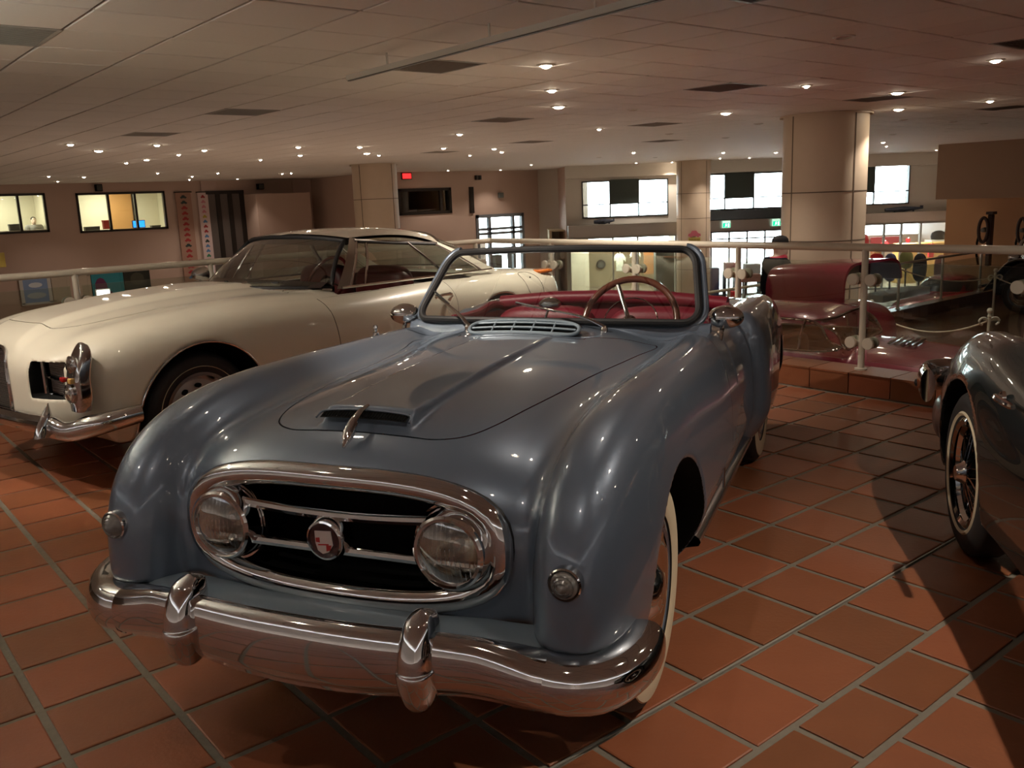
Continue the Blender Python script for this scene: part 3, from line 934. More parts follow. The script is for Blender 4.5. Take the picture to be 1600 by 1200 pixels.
# overriders
for sx in (-1, 1):
    rings = []
    for t_ in np.concatenate([np.linspace(0, .1, 6), np.linspace(.14, .46, 8), [.475, .485], np.linspace(.5, .9, 8), np.linspace(.92, 1, 6)]):
        zz = .338 + .240 * t_
        w = float(spl(t_, [(0, .004), (.05, .024), (.15, .038), (.32, .046), (.47, .047), (.49, .043), (.70, .041), (.88, .035), (.96, .024), (1, .003)]))
        d = float(spl(t_, [(0, .004), (.06, .035), (.2, .055), (.46, .066), (.49, .061), (.75, .058), (.92, .045), (1, .004)]))
        yc_ = -.765 + (.03 * max(0, t_ - .6) / .4)
        rings.append([(sx * .338 + w * np.sign(cos(a)) * abs(cos(a)) ** .8, yc_ + d * np.sign(sin(a)) * abs(sin(a)) ** .8, zz) for a in np.linspace(0, 2 * pi, 25)])
    MB().grid(rings).build('overrider', chrome, nash, True, auto=60)
# pale splash apron between body and bumper
ap = []
for x in np.linspace(-.80, .80, 41):
    ax = abs(x)
    ys = -.60 + .10 * max(0, ax - .5); yb = -.735 + .10 * (ax / .62) ** 2.2 + (.5 * max(0, ax - .62))
    ap.append([(x, ys + .05, .478 + .0 * ax), (x, ys - .0, .482), (x, (ys + yb) / 2, .480), (x, yb, .468), (x, yb + .015, .40), (x, yb + .08, .36)])
MB().grid(ap).build('splash_apron', n_light, nash, True, auto=60)

# hood scoop screen and ornament
sc = MB()
for k in range(29):
    xx = -.126 + .252 * k / 28
    zt = n_hood_top(np.array(-.36)) - .19 * xx * xx
    sc.tube([(xx, -.392, zt - .005), (xx, -.368, zt + .006)], .0022, 5)
sc_o = sc.build('scoop_screen', flat_black, nash); sc_o['kind'] = 'stuff'
scp = []
for k in range(25):
    xx = -.134 + .268 * k / 24
    zt = float(n_hood_top(np.array(-.36))) - .19 * xx * xx
    scp.append([(xx, -.397, zt - .008), (xx, -.366, zt + .007)])
MB().grid(scp).build('scoop_mouth', flat_black, nash)
lip = [(-.145, -.398, .922), (-.134, -.374, .936), (-.06, -.369, .942), (0, -.369, .943), (.06, -.369, .942), (.134, -.374, .936), (.145, -.398, .922)]
MB().tube(smooth_poly(lip, 5, False), .003, 8).build('scoop_lip', n_paint, nash, True)
ob = n_top(0, -.46)
MB().tube([(0, -.36, .955), (0, -.40, .948), (0, -.44, .930), (0, -.468, .908), (0, -.485, .889)], [.005, .008, .011, .014, .009], 10, flat=(1.0, .8)).build('hood_ornament', chrome, nash, True)
MB().tube([(0, -.43, .925), (0, -.47, .899), (0, -.495, .872)], [.010, .016, .004], 10).build('hood_ornament_base', chrome, nash, True)

# cowl vent
vp = [n_top(x, y) for x, y in ((0, .86),)]
zv = float(n_hood_top(np.array(.83)))
base = []
def stad(hx, hy, n=40):
    out = []
    for k in range(n):
        a = 2 * pi * k / n; c_, s2 = cos(a), sin(a)
        out.append((hx * np.sign(c_) * abs(c_) ** .45, hy * np.sign(s2) * abs(s2) ** .8))
    return out
def on_cowl(pts, yc, dz):
    return [(px_, yc + py_, float(n_hood_top(np.array(yc + py_))) - .19 * px_ ** 2 + dz) for px_, py_ in pts]
zc0 = float(n_hood_top(np.array(.80)))
def vent_pt(u, t, off=0.0):
    """sloped vent face: u -1..1 across, t 0..1 up the face"""
    x = .228 * u
    return (x, .772 + .075 * t - off * .45, zc0 - .17 * x * x - .004 + .042 * t + off * .9)
loopv = []
for k in range(44):
    a = 2 * pi * k / 44; c_, s2 = cos(a), sin(a)
    loopv.append((np.sign(c_) * abs(c_) ** .4, .5 + .5 * np.sign(s2) * abs(s2) ** .75))
vent = MB().tube([vent_pt(u, t, .003) for u, t in loopv], .0075, 8, closed=True).build('cowl_vent', n_light, nash, True)
back = [vent_pt(u * .98, t, -.004) for u, t in loopv]
MB().add(back, [tuple(range(44))]).build('vent_opening', flat_black, vent)
MB().grid([[vent_pt(u, 1.0, .0), (.228 * u, .90, zc0 + .012 - .17 * (.228 * u) ** 2)] for u in np.linspace(-.96, .96, 13)]).build('vent_hood', n_paint, vent, True)
for t_ in (.16, .50, .84):
    MB().tube([vent_pt(u, t_, .002) for u in np.linspace(-.95, .95, 13)], .0055, 6).build('vent_slat', n_light, vent, True)
for u in (-.55, -.18, .18, .55):
    MB().tube([vent_pt(u, .05, .003), vent_pt(u, .95, .003)], .004, 6).build('vent_bar', n_light, vent, True)

# windscreen
def ws_pt(u, v):
    """u -1..1 across, v 0..1 up the glass"""
    hw = .632 - .070 * v
    x = u * hw
    y = 1.015 + .10 * u * u + .265 * v
    z = .992 + .278 * v - .012 * u * u * (1 - v) - .018 * u * u * v
    return (x, y, z)
us = np.linspace(-1, 1, 25)
MB().grid([[ws_pt(u, v) for u in us] for v in np.linspace(0, 1, 9)]).build('windscreen_glass', car_glass, nash, True)
cr = .11; loop = []
def corner(u0, v0, su, sv):
    out = []
    for k in range(7):
        a = (pi / 2) * k / 6
        out.append((u0 + su * cr * 1.0 * (1 - sin(a)) * -1 + 0, v0))
    return out
pts = []
ru, rv = .10, .22
for u in np.linspace(-1 + ru, 1 - ru, 15): pts.append((u, 0))
for a in np.linspace(-90, 0, 7)[1:]: pts.append((1 - ru + ru * cos(radians(a)), rv + rv * sin(radians(a))))
for v in np.linspace(rv, 1 - rv, 6)[1:]: pts.append((1, v))
for a in np.linspace(0, 90, 7)[1:]: pts.append((1 - ru + ru * cos(radians(a)), 1 - rv + rv * sin(radians(a))))
for u in np.linspace(1 - ru, -1 + ru, 15)[1:]: pts.append((u, 1))
for a in np.linspace(90, 180, 7)[1:]: pts.append((-1 + ru + ru * cos(radians(a)), 1 - rv + rv * sin(radians(a))))
for v in np.linspace(1 - rv, rv, 6)[1:]: pts.append((-1, v))
for a in np.linspace(180, 270, 7)[1:-1]: pts.append((-1 + ru + ru * cos(radians(a)), rv + rv * sin(radians(a))))
loop = [ws_pt(*p) for p in pts]
wf = MB().tube(loop, .0155, 10, closed=True, up=(0, -1, .9)).build('windscreen_seal', black_rubber, nash, True)
outer = []
i_top = [i for i, (u, v) in enumerate(pts) if v == 1]
open_pts = pts[i_top[-1]:] + pts[:i_top[0] + 1]
for u, v in open_pts:
    x, y, z = ws_pt(u, v); k = 1.035
    outer.append((x * 1.036, y + .022, .992 + .139 + (z - .992 - .139) * 1.075))
MB().tube(outer, .015, 10, up=(0, -1, .9), flat=(1, .9)).build('windscreen_frame', n_paint, nash, True)
# painted foot of the windscreen
ft = []
for u in np.linspace(-1.06, 1.06, 31):
    x, y, z = ws_pt(u, 0)
    q = n_top(x, y - .03)
    zz = (q[2] if q is not None else .95)
    ft.append([(x, y - .016, zz - .012), (x, y - .004, min(z - .012, zz + .03)), (x, y + .020, z - .004), (x, y + .04, zz - .03)])
MB().grid(ft).build('windscreen_foot', n_paint, nash, True, auto=70)
# wipers
for bx_, by_, tx_, tv in ((-.305, .955, -.95, .36), (.285, .955, -.16, .22)):
    zb_ = float(n_top(bx_, by_)[2])
    tip = ws_pt(tx_ if tx_ > -.9 else -.93, tv)
    tip = (tip[0], tip[1] - .018, tip[2])
    wv = MB().lathe([(.016, -.01), (.014, .012), (.008, .022), (0, .024)], 16, origin=(bx_, by_, zb_)).build('wiper', chrome, nash, True)
    mid = ((bx_ * .72 + tip[0] * .28), by_ * .72 + tip[1] * .28 - .02, zb_ * .72 + tip[2] * .28 + .034)
    MB().tube(smooth_poly([(bx_, by_, zb_ + .018), mid, tip], 8, False), np.linspace(.009, .0045, 17), 8, flat=(1.3, .7)).build('wiper_arm', chrome, wv, True)
    t0 = ws_pt(tx_ * .6 + (bx_ / .62) * .4, tv * .62); t1 = ws_pt(max(tx_ * 1.0 - .06, -.97), min(tv * 1.15, 1))
    MB().tube([(t0[0], t0[1] - .010, t0[2]), (t1[0], t1[1] - .010, t1[2])], .0045, 6).build('wiper_blade', black_rubber, wv, True)

# mirrors, washer stalk
for sx, yy in ((1, 1.24), (-1, 1.16)):
    q = n_top(sx * .70, yy - .06)
    mo = MB().tube(smooth_poly([(sx * .70, yy - .06, q[2] - .008), (sx * .702, yy - .035, q[2] + .03), (sx * .708, yy, q[2] + .05)], 4, False), .0095, 10).build('mirror', chrome, nash, True)
    cM = (sx * .712, yy + .0, q[2] + .078)
    MB().lathe([(0, -.062), (.03, -.058), (.052, -.045), (.064, -.02), (.068, .004), (.064, .010), (0, .006)], 36, origin=cM, frame=((1.06, .0, 0), (0, 0, .70), (0, 1, 0))).build('mirror_shell', chrome, mo, True)
q = n_top(-.66, .80)
MB().lathe([(.014, -.005), (.012, .012), (.006, .016), (.006, .026), (.010, .030), (.008, .042), (0, .045)], 16, origin=(-.66, .80, q[2])).build('fender_stud', chrome, nash, True)

# sill strip
for sx in (1, -1):
    st = []
    for yy in np.linspace(.40, 1.84, 26):
        zz = .350 - .022 * (yy - .4)
        qq = n_side(yy, zz, sx); xx = abs(qq[0]) if qq is not None else .78
        X_o = .768 - .012 * (yy - .4); xb = min(xx, X_o - .01)
        st.append([(sx * (xb - .012), yy, zz + .032), (sx * (X_o - .022), yy, zz + .026), (sx * (X_o - .005), yy, zz + .013), (sx * X_o, yy, zz), (sx * (X_o - .007), yy, zz - .013), (sx * (xb - .03), yy, zz - .026)])
    MB().grid(st).build('sill_strip', mat('brushed_trim', (.60, .62, .63), .22, 1.0), nash, True, auto=60)
    qq = n_side(.66, .46, sx)
    MB().tube([(sx * (abs(qq[0]) + .004), .78, .50), (sx * (abs(qq[0]) + .004), .785, .42)], .006, 6).build('side_badge', dull_chrome, nash)
    MB().tube(smooth_poly([(sx * .40, 3.52, .47), (sx * .56, 3.50, .47), (sx * .66, 3.40, .47), (sx * .70, 3.25, .47)], 5, False), .05, 10, flat=(.5, 1)).build('rear_bumper', chrome, nash, True)
    MB().tube([(sx * .64, 3.44, .50), (sx * .645, 3.46, .38), (sx * .64, 3.44, .26)], [.03, .045, .02], 10).build('bumper_guard', black_rubber, nash, True)

# cockpit: rim roll, seats, dash, steering wheel
rim_pts = []
for a in np.linspace(-200, 20, 60):
    pass
def cock_pt(t_):
    """rounded rectangle outline of the cockpit, t in 0..1 starting front left"""
    hx, hy, r = .615, .475, .17
    per = [(-hx + r, -hy), (hx - r, -hy), (hx, -hy + r), (hx, hy - r), (hx - r, hy), (-hx + r, hy), (-hx, hy - r), (-hx, -hy + r)]
    return per
ol = []
hx, hy, r_ = .615, .475, .17
for cx_, cy_, a0 in ((hx - r_, hy - r_, 0), (-hx + r_, hy - r_, 90)):
    for a in np.linspace(a0, a0 + 90, 10): ol.append((cx_ + r_ * cos(radians(a)), 1.60 + cy_ + r_ * sin(radians(a))))
ol = [(hx, 1.30)] + ol + [(-hx, 1.30)]
dense = []
for (ax_, ay_), (bx2, by2) in zip(ol[:-1], ol[1:]):
    for t_ in np.linspace(0, 1, 5)[:-1]: dense.append((ax_ + (bx2 - ax_) * t_, ay_ + (by2 - ay_) * t_))
rp = []
for px_, py_ in dense:
    k = 1.02
    q = n_top(px_ * 1.06, 1.60 + (py_ - 1.60) * 1.07)
    rp.append((px_, py_, (q[2] if q is not None else .95) + .004))
MB().tube(rp, .020, 10).build('cockpit_rim', leather, nash, True)
cl = [(p[0] * 1.035, 1.6 + (p[1] - 1.6) * 1.045, p[2] + .002) for p in rp]
MB().tube(cl, .007, 8).build('cockpit_trim', chrome, nash, True)
def cushion(c, h, p=4, n=15):
    """soft box as a superellipsoid"""
    b_ = MB(); P = []
    for v in np.linspace(-pi / 2, pi / 2, n):
        row = []
        for u in np.linspace(-pi, pi, 2 * n):
            f = lambda w: np.sign(w) * abs(w) ** (2 / p)
            row.append((c[0] + h[0] * f(cos(v)) * f(cos(u)), c[1] + h[1] * f(cos(v)) * f(sin(u)), c[2] + h[2] * f(sin(v))))
        P.append(row)
    return b_.grid(P)
for sx in (-1, 1):
    st = thing_part = cushion((sx * .30, 1.62, .50), (.27, .26, .10)).build('seat', leather, nash, True)
    cushion((sx * .30, 1.90, .72), (.275, .085, .225)).build('seat_back', leather, st, True)
    for k in range(5):
        xx = sx * .30 - .2 + .1 * k
        MB().tube([(xx, 1.812, .56), (xx, 1.806, .72), (xx, 1.818, .88)], .006, 6).build('seat_pleat', leather, st, True)
MB().tube([(-.60, 2.02, .945), (-.3, 2.045, .968), (0, 2.05, .975), (.3, 2.045, .968), (.60, 2.02, .945)], .035, 12).build('rear_roll', leather, nash, True)
dash = [[(x, 1.10, .93), (x, 1.20, .955), (x, 1.235, .93), (x, 1.225, .80), (x, 1.18, .72)] for x in np.linspace(-.60, .60, 13)]
MB().grid(dash).build('dashboard', n_paint, nash, True)
# centre mirror on the dash
MB().lathe([(0, .05), (.03, .046), (.05, .03), (.055, .0), (0, -.01)], 28, origin=(-.06, 1.30, 1.03), frame=((.9, 0, 0), (0, 0, .5), (0, -1, 0))).build('dash_mirror', dull_chrome, nash, True)
MB().tube([(-.06, 1.20, .95), (-.06, 1.28, 1.02)], .006, 6).build('dash_mirror_stem', chrome, nash)
wood = mat('wood_rim', (.13, .035, .018), .22, coat=1, noise=.25, nscale=25)
sw_c = np.array([.255, 1.46, .925]); tilt = radians(62)
ex = np.array([1, 0, 0]); ey = np.array([0, cos(tilt), sin(tilt)])
ez = np.cross(ex, ey)
SWR = .212
sw = MB().tube([sw_c + SWR * (cos(a) * ex + sin(a) * ey) for a in np.linspace(0, 2 * pi, 49)[:-1]], .0155, 12, closed=True).build('steering_wheel', wood, nash, True)
MB().tube([sw_c + .125 * (cos(a) * ex + sin(a) * ey) - .012 * ez for a in np.linspace(0, 2 * pi, 33)[:-1]], .0035, 6, closed=True).build('horn_ring', chrome, sw, True)
for a in (radians(112), radians(-5), radians(232)):
    d = cos(a) * ex + sin(a) * ey
    MB().tube([sw_c + .02 * d, sw_c + (SWR - .01) * d], .011, 8, flat=(1, .35)).build('spoke', dull_chrome, sw, True)
MB().lathe([(.035, -.02), (.035, .01), (.02, .025), (0, .028)], 20, origin=sw_c, frame=(ex, ey, ez)).build('hub', chrome, sw, True)
MB().tube([sw_c, sw_c - np.array([0, .30, .22])], .02, 10).build('steering_column', flat_black, sw, True)
# ================================================================== cream coupe
W_TH = radians(11.927)
white = thing('coupe', 'cream white two-door coupe with stacked headlights and steel wheels behind the roadster', 'car', (1.647, 5.871, 0), -(pi / 2 - W_TH))
w_paint = mat('cream_car_paint', (.70, .66, .54), .35, 0, 1.0, coat_rough=.03)
coupe_glass = glass_mat('coupe_glass', (.88, .95, .90), .10, .72)
dark_trim = mat('dark_upholstery', (.025, .014, .012), .5)
w_red = mat('dark_red_leather', (.10, .012, .012), .4)

def w_crest(y):
    return spl(y, [(-.8, .80), (-.70, .835), (-.41, .912), (0, .952), (.41, .968), (.93, .945), (1.5, .943), (2.0, .948), (2.57, .932), (3.2, .917), (3.6, .905)])
def w_well(x, y, z):
    ax = np.abs(x)
    w1 = np.sqrt(y ** 2 + (z - .345) ** 2) - .412
    w2 = np.sqrt((y - 2.70) ** 2 + (z - .345) ** 2) - .405
    return np.maximum(np.minimum(w1, w2), .52 - ax)
def w_centre(x, z):
    return sel((x, .185 + .03 * np.clip(.7 - z, -.3, .3), 4.0), (z - .605, .180, 4.0))
def w_sidegrille(x, z):
    ax = np.abs(x)
    return np.maximum(np.abs(ax - .52) - .115, np.abs(z - .635) - .095)
def w_core(x, y, z):
    ax = np.abs(x)
    hoodc = spl(y, [(-.85, .80), (-.73, .865), (-.36, .925), (.04, .965), (.5, .982), (1.0, .975), (2.6, .93), (3.2, .895), (3.6, .86)])
    bul = .034 * np.clip((.30 - ax) / .10, 0, 1) ** 2 * (3 - 2 * np.clip((.30 - ax) / .10, 0, 1)) * np.clip((1.0 - y) / .3, 0, 1)
    t = np.clip(ax / .70, 0, 1)
    top = hoodc * (1 - t ** 3) + w_crest(y) * t ** 3 - .022 * np.exp(-((ax - .46) / .12) ** 2) * (y < 1.0) + bul * .9
    W = spl(y, [(-.8, .80), (-.4, .845), (0, .862), (1.5, .868), (2.7, .862), (3.3, .845), (3.65, .80)])
    W = W + .012 * np.exp(-((y) / .42) ** 2) * np.clip((z - .45) / .2, 0, 1) + .012 * np.exp(-((y - 2.7) / .42) ** 2) * np.clip((z - .45) / .2, 0, 1)
    dz = z - .60
    b = np.where(dz > 0, top - .60, .42)
    px = np.where(dz > 0, 5.0, 3.2)
    fr = np.maximum(-.10 - y + .10 * (ax / .85) ** 3, 0); rr = np.maximum(y - 3.38, 0) * 2.5
    return sel((ax, W, 5.0), (dz, b, 3.4), (fr + rr * 1.03, .70, 5.0))
def w_body(x, y, z):
    F = w_core(x, y, z)
    zb = spl(y, [(-.9, .40), (-.6, .36), (-.45, .24), (3.1, .26), (3.4, .36), (3.8, .42)])
    F = smax(F, zb - z, .02)
    F = smax(F, -w_well(x, y, z), .014)
    F = smax(F, -np.maximum(w_sidegrille(x, z), y + .62), .012)
    F = smax(F, -np.maximum(w_centre(x, z), y + .66), .012)
    # cabin void under the glass
    C = np.maximum(np.maximum(np.abs(x) - .70, np.abs(y - 1.835) - .685), .55 - z)
    return smax(F, -C, .015)

WV, WT = mesh_sdf(w_body, (-.96, -.92, .16), (.96, 3.74, 1.06), .0145)
x_, y_, z_ = WV.T
WV, a_, b_ = split(WV, WT, np.where((y_ < -.58), np.minimum(w_sidegrille(x_, z_), w_centre(x_, z_)) - .004, 1.0))
cn = WV[a_].mean(1)
for q1 in (cn[:, 0] < -.32, np.abs(cn[:, 0]) <= .32, cn[:, 0] > .32):
    tri_obj('grille_recess', WV, a_[q1], flat_black, white)
x_, y_, z_ = WV.T
WV, a_, b_ = split(WV, b_, np.maximum(np.maximum(np.abs(x_) - .702, np.abs(y_ - 1.835) - .687), .54 - z_))
tri_obj('cabin_tub', WV, a_, dark_trim, white)
x_, y_, z_ = WV.T
WV, a_, b_ = split(WV, b_, w_well(x_, y_, z_) - .003)
cn = WV[a_].mean(1)
for q1 in (cn[:, 0] > 0, cn[:, 0] <= 0):
    for q2 in (cn[:, 1] > 1.3, cn[:, 1] <= 1.3):
        tri_obj('wheel_well', WV, a_[q1 & q2], flat_black, white)
wd = smooth_poly([(1.02, .36), (1.0, .6), (.97, .80), (.95, 1.1), (1.5, 1.2), (2.12, 1.1), (2.15, .90), (2.17, .70), (2.12, .45), (2.0, .34), (1.5, .32)], 5)
rest = b_
for sgn in (1, -1):
    x_, y_, z_ = WV.T
    dd = np.where(x_ * sgn > .72, poly_sd(y_, z_, wd), 1.0)
    WV, d_t, rest = split(WV, rest, dd + .0022)
    x_, y_, z_ = WV.T
    dd = np.where(x_ * sgn > .72, poly_sd(y_, z_, wd), 1.0)
    WV, g_t, rest = split(WV, rest, dd - .0022)
    tri_obj('door', WV, d_t, w_paint, white)
    tri_obj('door_gap', WV - np.array([sgn * .006, 0, 0]), g_t, flat_black, white)
wh = [(0, -.60), (.25, -.585), (.36, -.52), (.42, -.38), (.47, 0), (.52, .5), (.55, .86), (0, .80)]
whp = smooth_poly(wh + [(-p, q) for p, q in wh[::-1][1:-1]], 5)
x_, y_, z_ = WV.T
hd = np.where(z_ > .8, poly_sd(x_, y_, whp), 1.0)
WV, h_t, rest = split(WV, rest, hd + .002)
x_, y_, z_ = WV.T
hd = np.where(z_ > .8, poly_sd(x_, y_, whp), 1.0)
WV, g_t, rest = split(WV, rest, hd - .002)
tri_obj('hood', WV, h_t, w_paint, white)
tri_obj('hood_gap', WV - np.array([0, 0, .006]), g_t, mat('gap_grey', (.12, .11, .09), .7), white)
tri_obj('body', WV, rest, w_paint, white)

for sx in (1, -1):
    for yy in (0, 2.70):
        make_wheel(white, (sx * .70, yy, .345), sx, .345, .17, 'disc', .212, (.258, .268), spin=.3, face=mat('wheel_steel', (.55, .47, .42), .3, .6))
        aw = [(sx * (.866), yy + .412 * cos(a), .345 + .412 * sin(a)) for a in np.linspace(radians(-5), radians(185), 30)]
        aw2 = []
        for p in aw:
            q = march(w_core, (sx * 1.1, p[1], p[2]), (-sx, 0, 0), .8)
            aw2.append((q[0] + sx * .001 if q is not None else p[0], p[1], p[2]))
        MB().tube(aw2, .006, 6).build('arch_trim', dull_chrome, white, True)

# grille meshes
gm = mat('grille_mesh_metal', (.22, .20, .18), .35, 1.0)
for cx_, hw_, zc_, hh_, yy in ((0, .175, .605, .172, -.745), (.52, .112, .635, .092, -.665), (-.52, .112, .635, .092, -.665)):
    g_ = MB()
    n1 = int(hw_ / .013); n2 = int(hh_ / .011)
    for k in range(-n1, n1 + 1): g_.tube([(cx_ + hw_ * k / n1, yy, zc_ - hh_), (cx_ + hw_ * k / n1, yy, zc_ + hh_)], .0025, 4)
    for k in range(-n2, n2 + 1): g_.tube([(cx_ - hw_, yy, zc_ + hh_ * k / n2), (cx_ + hw_, yy, zc_ + hh_ * k / n2)], .0028, 4)
    g_.build('grille_mesh', gm, white)['kind'] = 'stuff'
for sx in (1, -1):
    for zz in (.635, .542):
        MB().tube([(sx * .41, -.685, zz), (sx * .66, -.672, zz)], .010, 8).build('grille_bar', chrome, white, True)
    MB().tube([(sx * .412, -.70, .54), (sx * .408, -.70, .73)], .014, 8).build('grille_post', chrome, white, True)
cr_pts = []
for k in range(40):
    a = 2 * pi * k / 40; c_, s2 = cos(a), sin(a)
    X = .19 * np.sign(c_) * abs(c_) ** .5; Z = .185 * np.sign(s2) * abs(s2) ** .5
    X *= 1 + .3 * (0 - Z)
    q = march(w_core, (X, -1.2, .605 + Z), (0, 1, 0), 1.0)
    cr_pts.append((X, (q[1] if q is not None else -.76) - .002, .605 + Z))
MB().tube(cr_pts, .012, 8, closed=True, up=(0, 1, 0)).build('grille_frame', chrome, white, True)

# stacked headlights in upright chrome pods
for sx in (1, -1):
    rings = []
    for t_ in np.linspace(0, 1, 26):
        zz = .488 + .355 * t_
        k_ = (max(0, 1 - abs((t_ - .42) / .585) ** 3.2)) ** .5
        w_ = .066 * k_ + .001
        yf = -.738 + .07 * max(0, t_ - .45) ** 1.6 / .38
        dep_ = .085 * k_ + .004
        rings.append([(sx * (.758 + w_ * np.sign(cos(a)) * abs(cos(a)) ** .55), yf + .012 + dep_ * (.5 - .5 * np.sign(sin(a)) * abs(sin(a)) ** .45) if True else 0, zz) for a in np.linspace(0, 2 * pi, 41)])
    pod = MB().grid(rings).build('headlight_pod', chrome, white, True, auto=80)
    for zz, r_l in ((.728, .050), (.585, .048)):
        c = (sx * .752, -.738 + (.034 if zz > .7 else .006), zz)
        MB().lathe([(r_l, .03), (r_l + .004, -.006), (r_l - .008, -.012), (r_l - .010, 0)], 32, axis='y', origin=c).build('lamp_ring', chrome, pod, True)
        MB().lathe([(r_l - .008, -.004), (r_l * .6, .03), (0, .045)], 28, axis='y', origin=c).build('reflector_bowl', reflector, pod, True)
        MB().lathe([(r_l - .007, -.008), (r_l * .6, -.020), (0, -.025)], 28, axis='y', origin=c).build('lens', lamp_glass, pod, True)
    cushion((sx * .688, -.730, .655), (.022, .012, .014)).build('red_marker', mat('red_lens', (.35, .01, .01), .15, coat=1), pod, True)
    cushion((sx * .775, -.732, .655), (.018, .012, .016)).build('amber_marker', mat('amber_lens', (.55, .33, .10), .15, coat=1), pod, True)

# front and rear bumpers
def w_bumper(path, ztop, zbot, dep, name):
    S = np.concatenate([[0], np.cumsum(np.hypot(*np.diff(np.array(path), axis=0).T))])
    half = []
    for i, ((px_, py_), sv) in enumerate(zip(path, S)):
        j0, j1 = max(i - 1, 0), min(i + 1, len(path) - 1)
        tx, ty = path[j1][0] - path[j0][0], path[j1][1] - path[j0][1]
        L_ = math.hypot(tx, ty); nx_, ny_ = ty / L_, -tx / L_
        if name == 'rear_bumper': nx_, ny_ = -nx_, -ny_
        zt, zb2 = float(spl(sv, ztop)), float(spl(sv, zbot)); zm = (zt + zb2) / 2; hz = (zt - zb2) / 2
        half.append([(px_ + nx_ * dep * cos(a), py_ + ny_ * dep * cos(a), zm + hz * sin(a)) for a in np.radians(np.linspace(-110, 110, 17))])
    g_ = [[(-p[0], p[1], p[2]) for p in sec] for sec in half[::-1][:-1]] + half
    return MB().grid(g_).build(name, chrome, white, True, auto=80)
fb = smooth_poly([(0, -.83), (.3, -.815), (.55, -.79), (.74, -.745), (.835, -.66), (.872, -.55), (.885, -.44)], 5, False)
w_bumper([tuple(p) for p in fb], [(0, .462), (.35, .46), (.6, .462), (.72, .435), (.85, .47), (1.2, .492)], [(0, .37), (.5, .345), (.72, .33), (.9, .36), (1.25, .402)], .045, 'front_bumper')
rb = smooth_poly([(0, 3.73), (.4, 3.71), (.66, 3.66), (.78, 3.58), (.84, 3.45), (.86, 3.25)], 5, False)
w_bumper([tuple(p) for p in rb], [(0, .50), (1.2, .50)], [(0, .38), (1.2, .40)], .04, 'rear_bumper')
for sx in (1, -1):
    rings = []
    for t_ in np.linspace(0, 1, 10):
        zz = .355 + .175 * t_; k = max(.06, 1 - t_ ** 2)
        rings.append([(sx * .60 + .028 * k * cos(a), -.835 + .05 * t_ + .05 * k * sin(a), zz) for a in np.linspace(0, 2 * pi, 15)])
    MB().grid(rings).build('overrider', chrome, white, True, auto=60)

# greenhouse
def wb(u):   # windscreen base, u -1..1
    return np.array([.675 * u, .72 + .47 * abs(u) ** 2.6, .972 - .030 * u * u])
def wtp(u):
    return np.array([.565 * u, 1.30 + .09 * u * u, 1.285 - .035 * abs(u) ** 2.5])
def ws2(u, v):
    p = wb(u) * (1 - v) + wtp(u) * v
    p[1] -= .03 * sin(pi * v) * (1 - .3 * abs(u)); p[2] += .018 * sin(pi * v)
    return tuple(p)
MB().grid([[ws2(u, v) for u in np.linspace(-.95, .95, 25)] for v in np.linspace(0.02, .96, 9)]).build('windscreen', coupe_glass, white, True)
smoke = mat('sun_visor_tint', (.02, .012, .010), .4)
MB().grid([[tuple(np.array(ws2(u, v)) + (0, .012, 0)) for u in np.linspace(-.9, .9, 13)] for v in np.linspace(.80, .95, 3)]).build('sun_visor', smoke, white, True)
loopw = [ws2(u, .0) for u in np.linspace(-.96, .96, 25)] + [ws2(.96, v) for v in np.linspace(.1, .9, 8)] + [ws2(u, .97) for u in np.linspace(.96, -.96, 25)] + [ws2(-.96, v) for v in np.linspace(.9, .1, 8)]
MB().tube(loopw, .016, 8, closed=True).build('windscreen_seal', black_rubber, white, True)
MB().tube([tuple(np.array(ws2(u, -.015)) + (0, -.014, -.004)) for u in np.linspace(-.97, .97, 25)], .009, 8).build('windscreen_trim', chrome, white, True)
# roof
def roof(u, v):      # u -1..1 across, v 0..1 rearwards
    y = 1.30 + .09 * u * u + v * (1.16 - .22 * u * u)
    hwid = .565 + .045 * sin(pi * min(v * 1.1, 1)) - .02 * v
    z = 1.285 + .040 * sin(pi * min(.12 + v * .75, 1)) - .035 * abs(u) ** 2.5 - .05 * abs(u) ** 4 * v - .045 * v ** 3
    return (hwid * u, y, z)
RO = np.array([[roof(u, v) for u in np.linspace(-1, 1, 25)] for v in np.linspace(0, 1, 21)])
rf = MB().grid(RO); rf.build('roof', w_paint, white, True)
MB().grid(RO * [.985, 1, 1] - [0, 0, .02]).build('headlining', dark_trim, white, True)
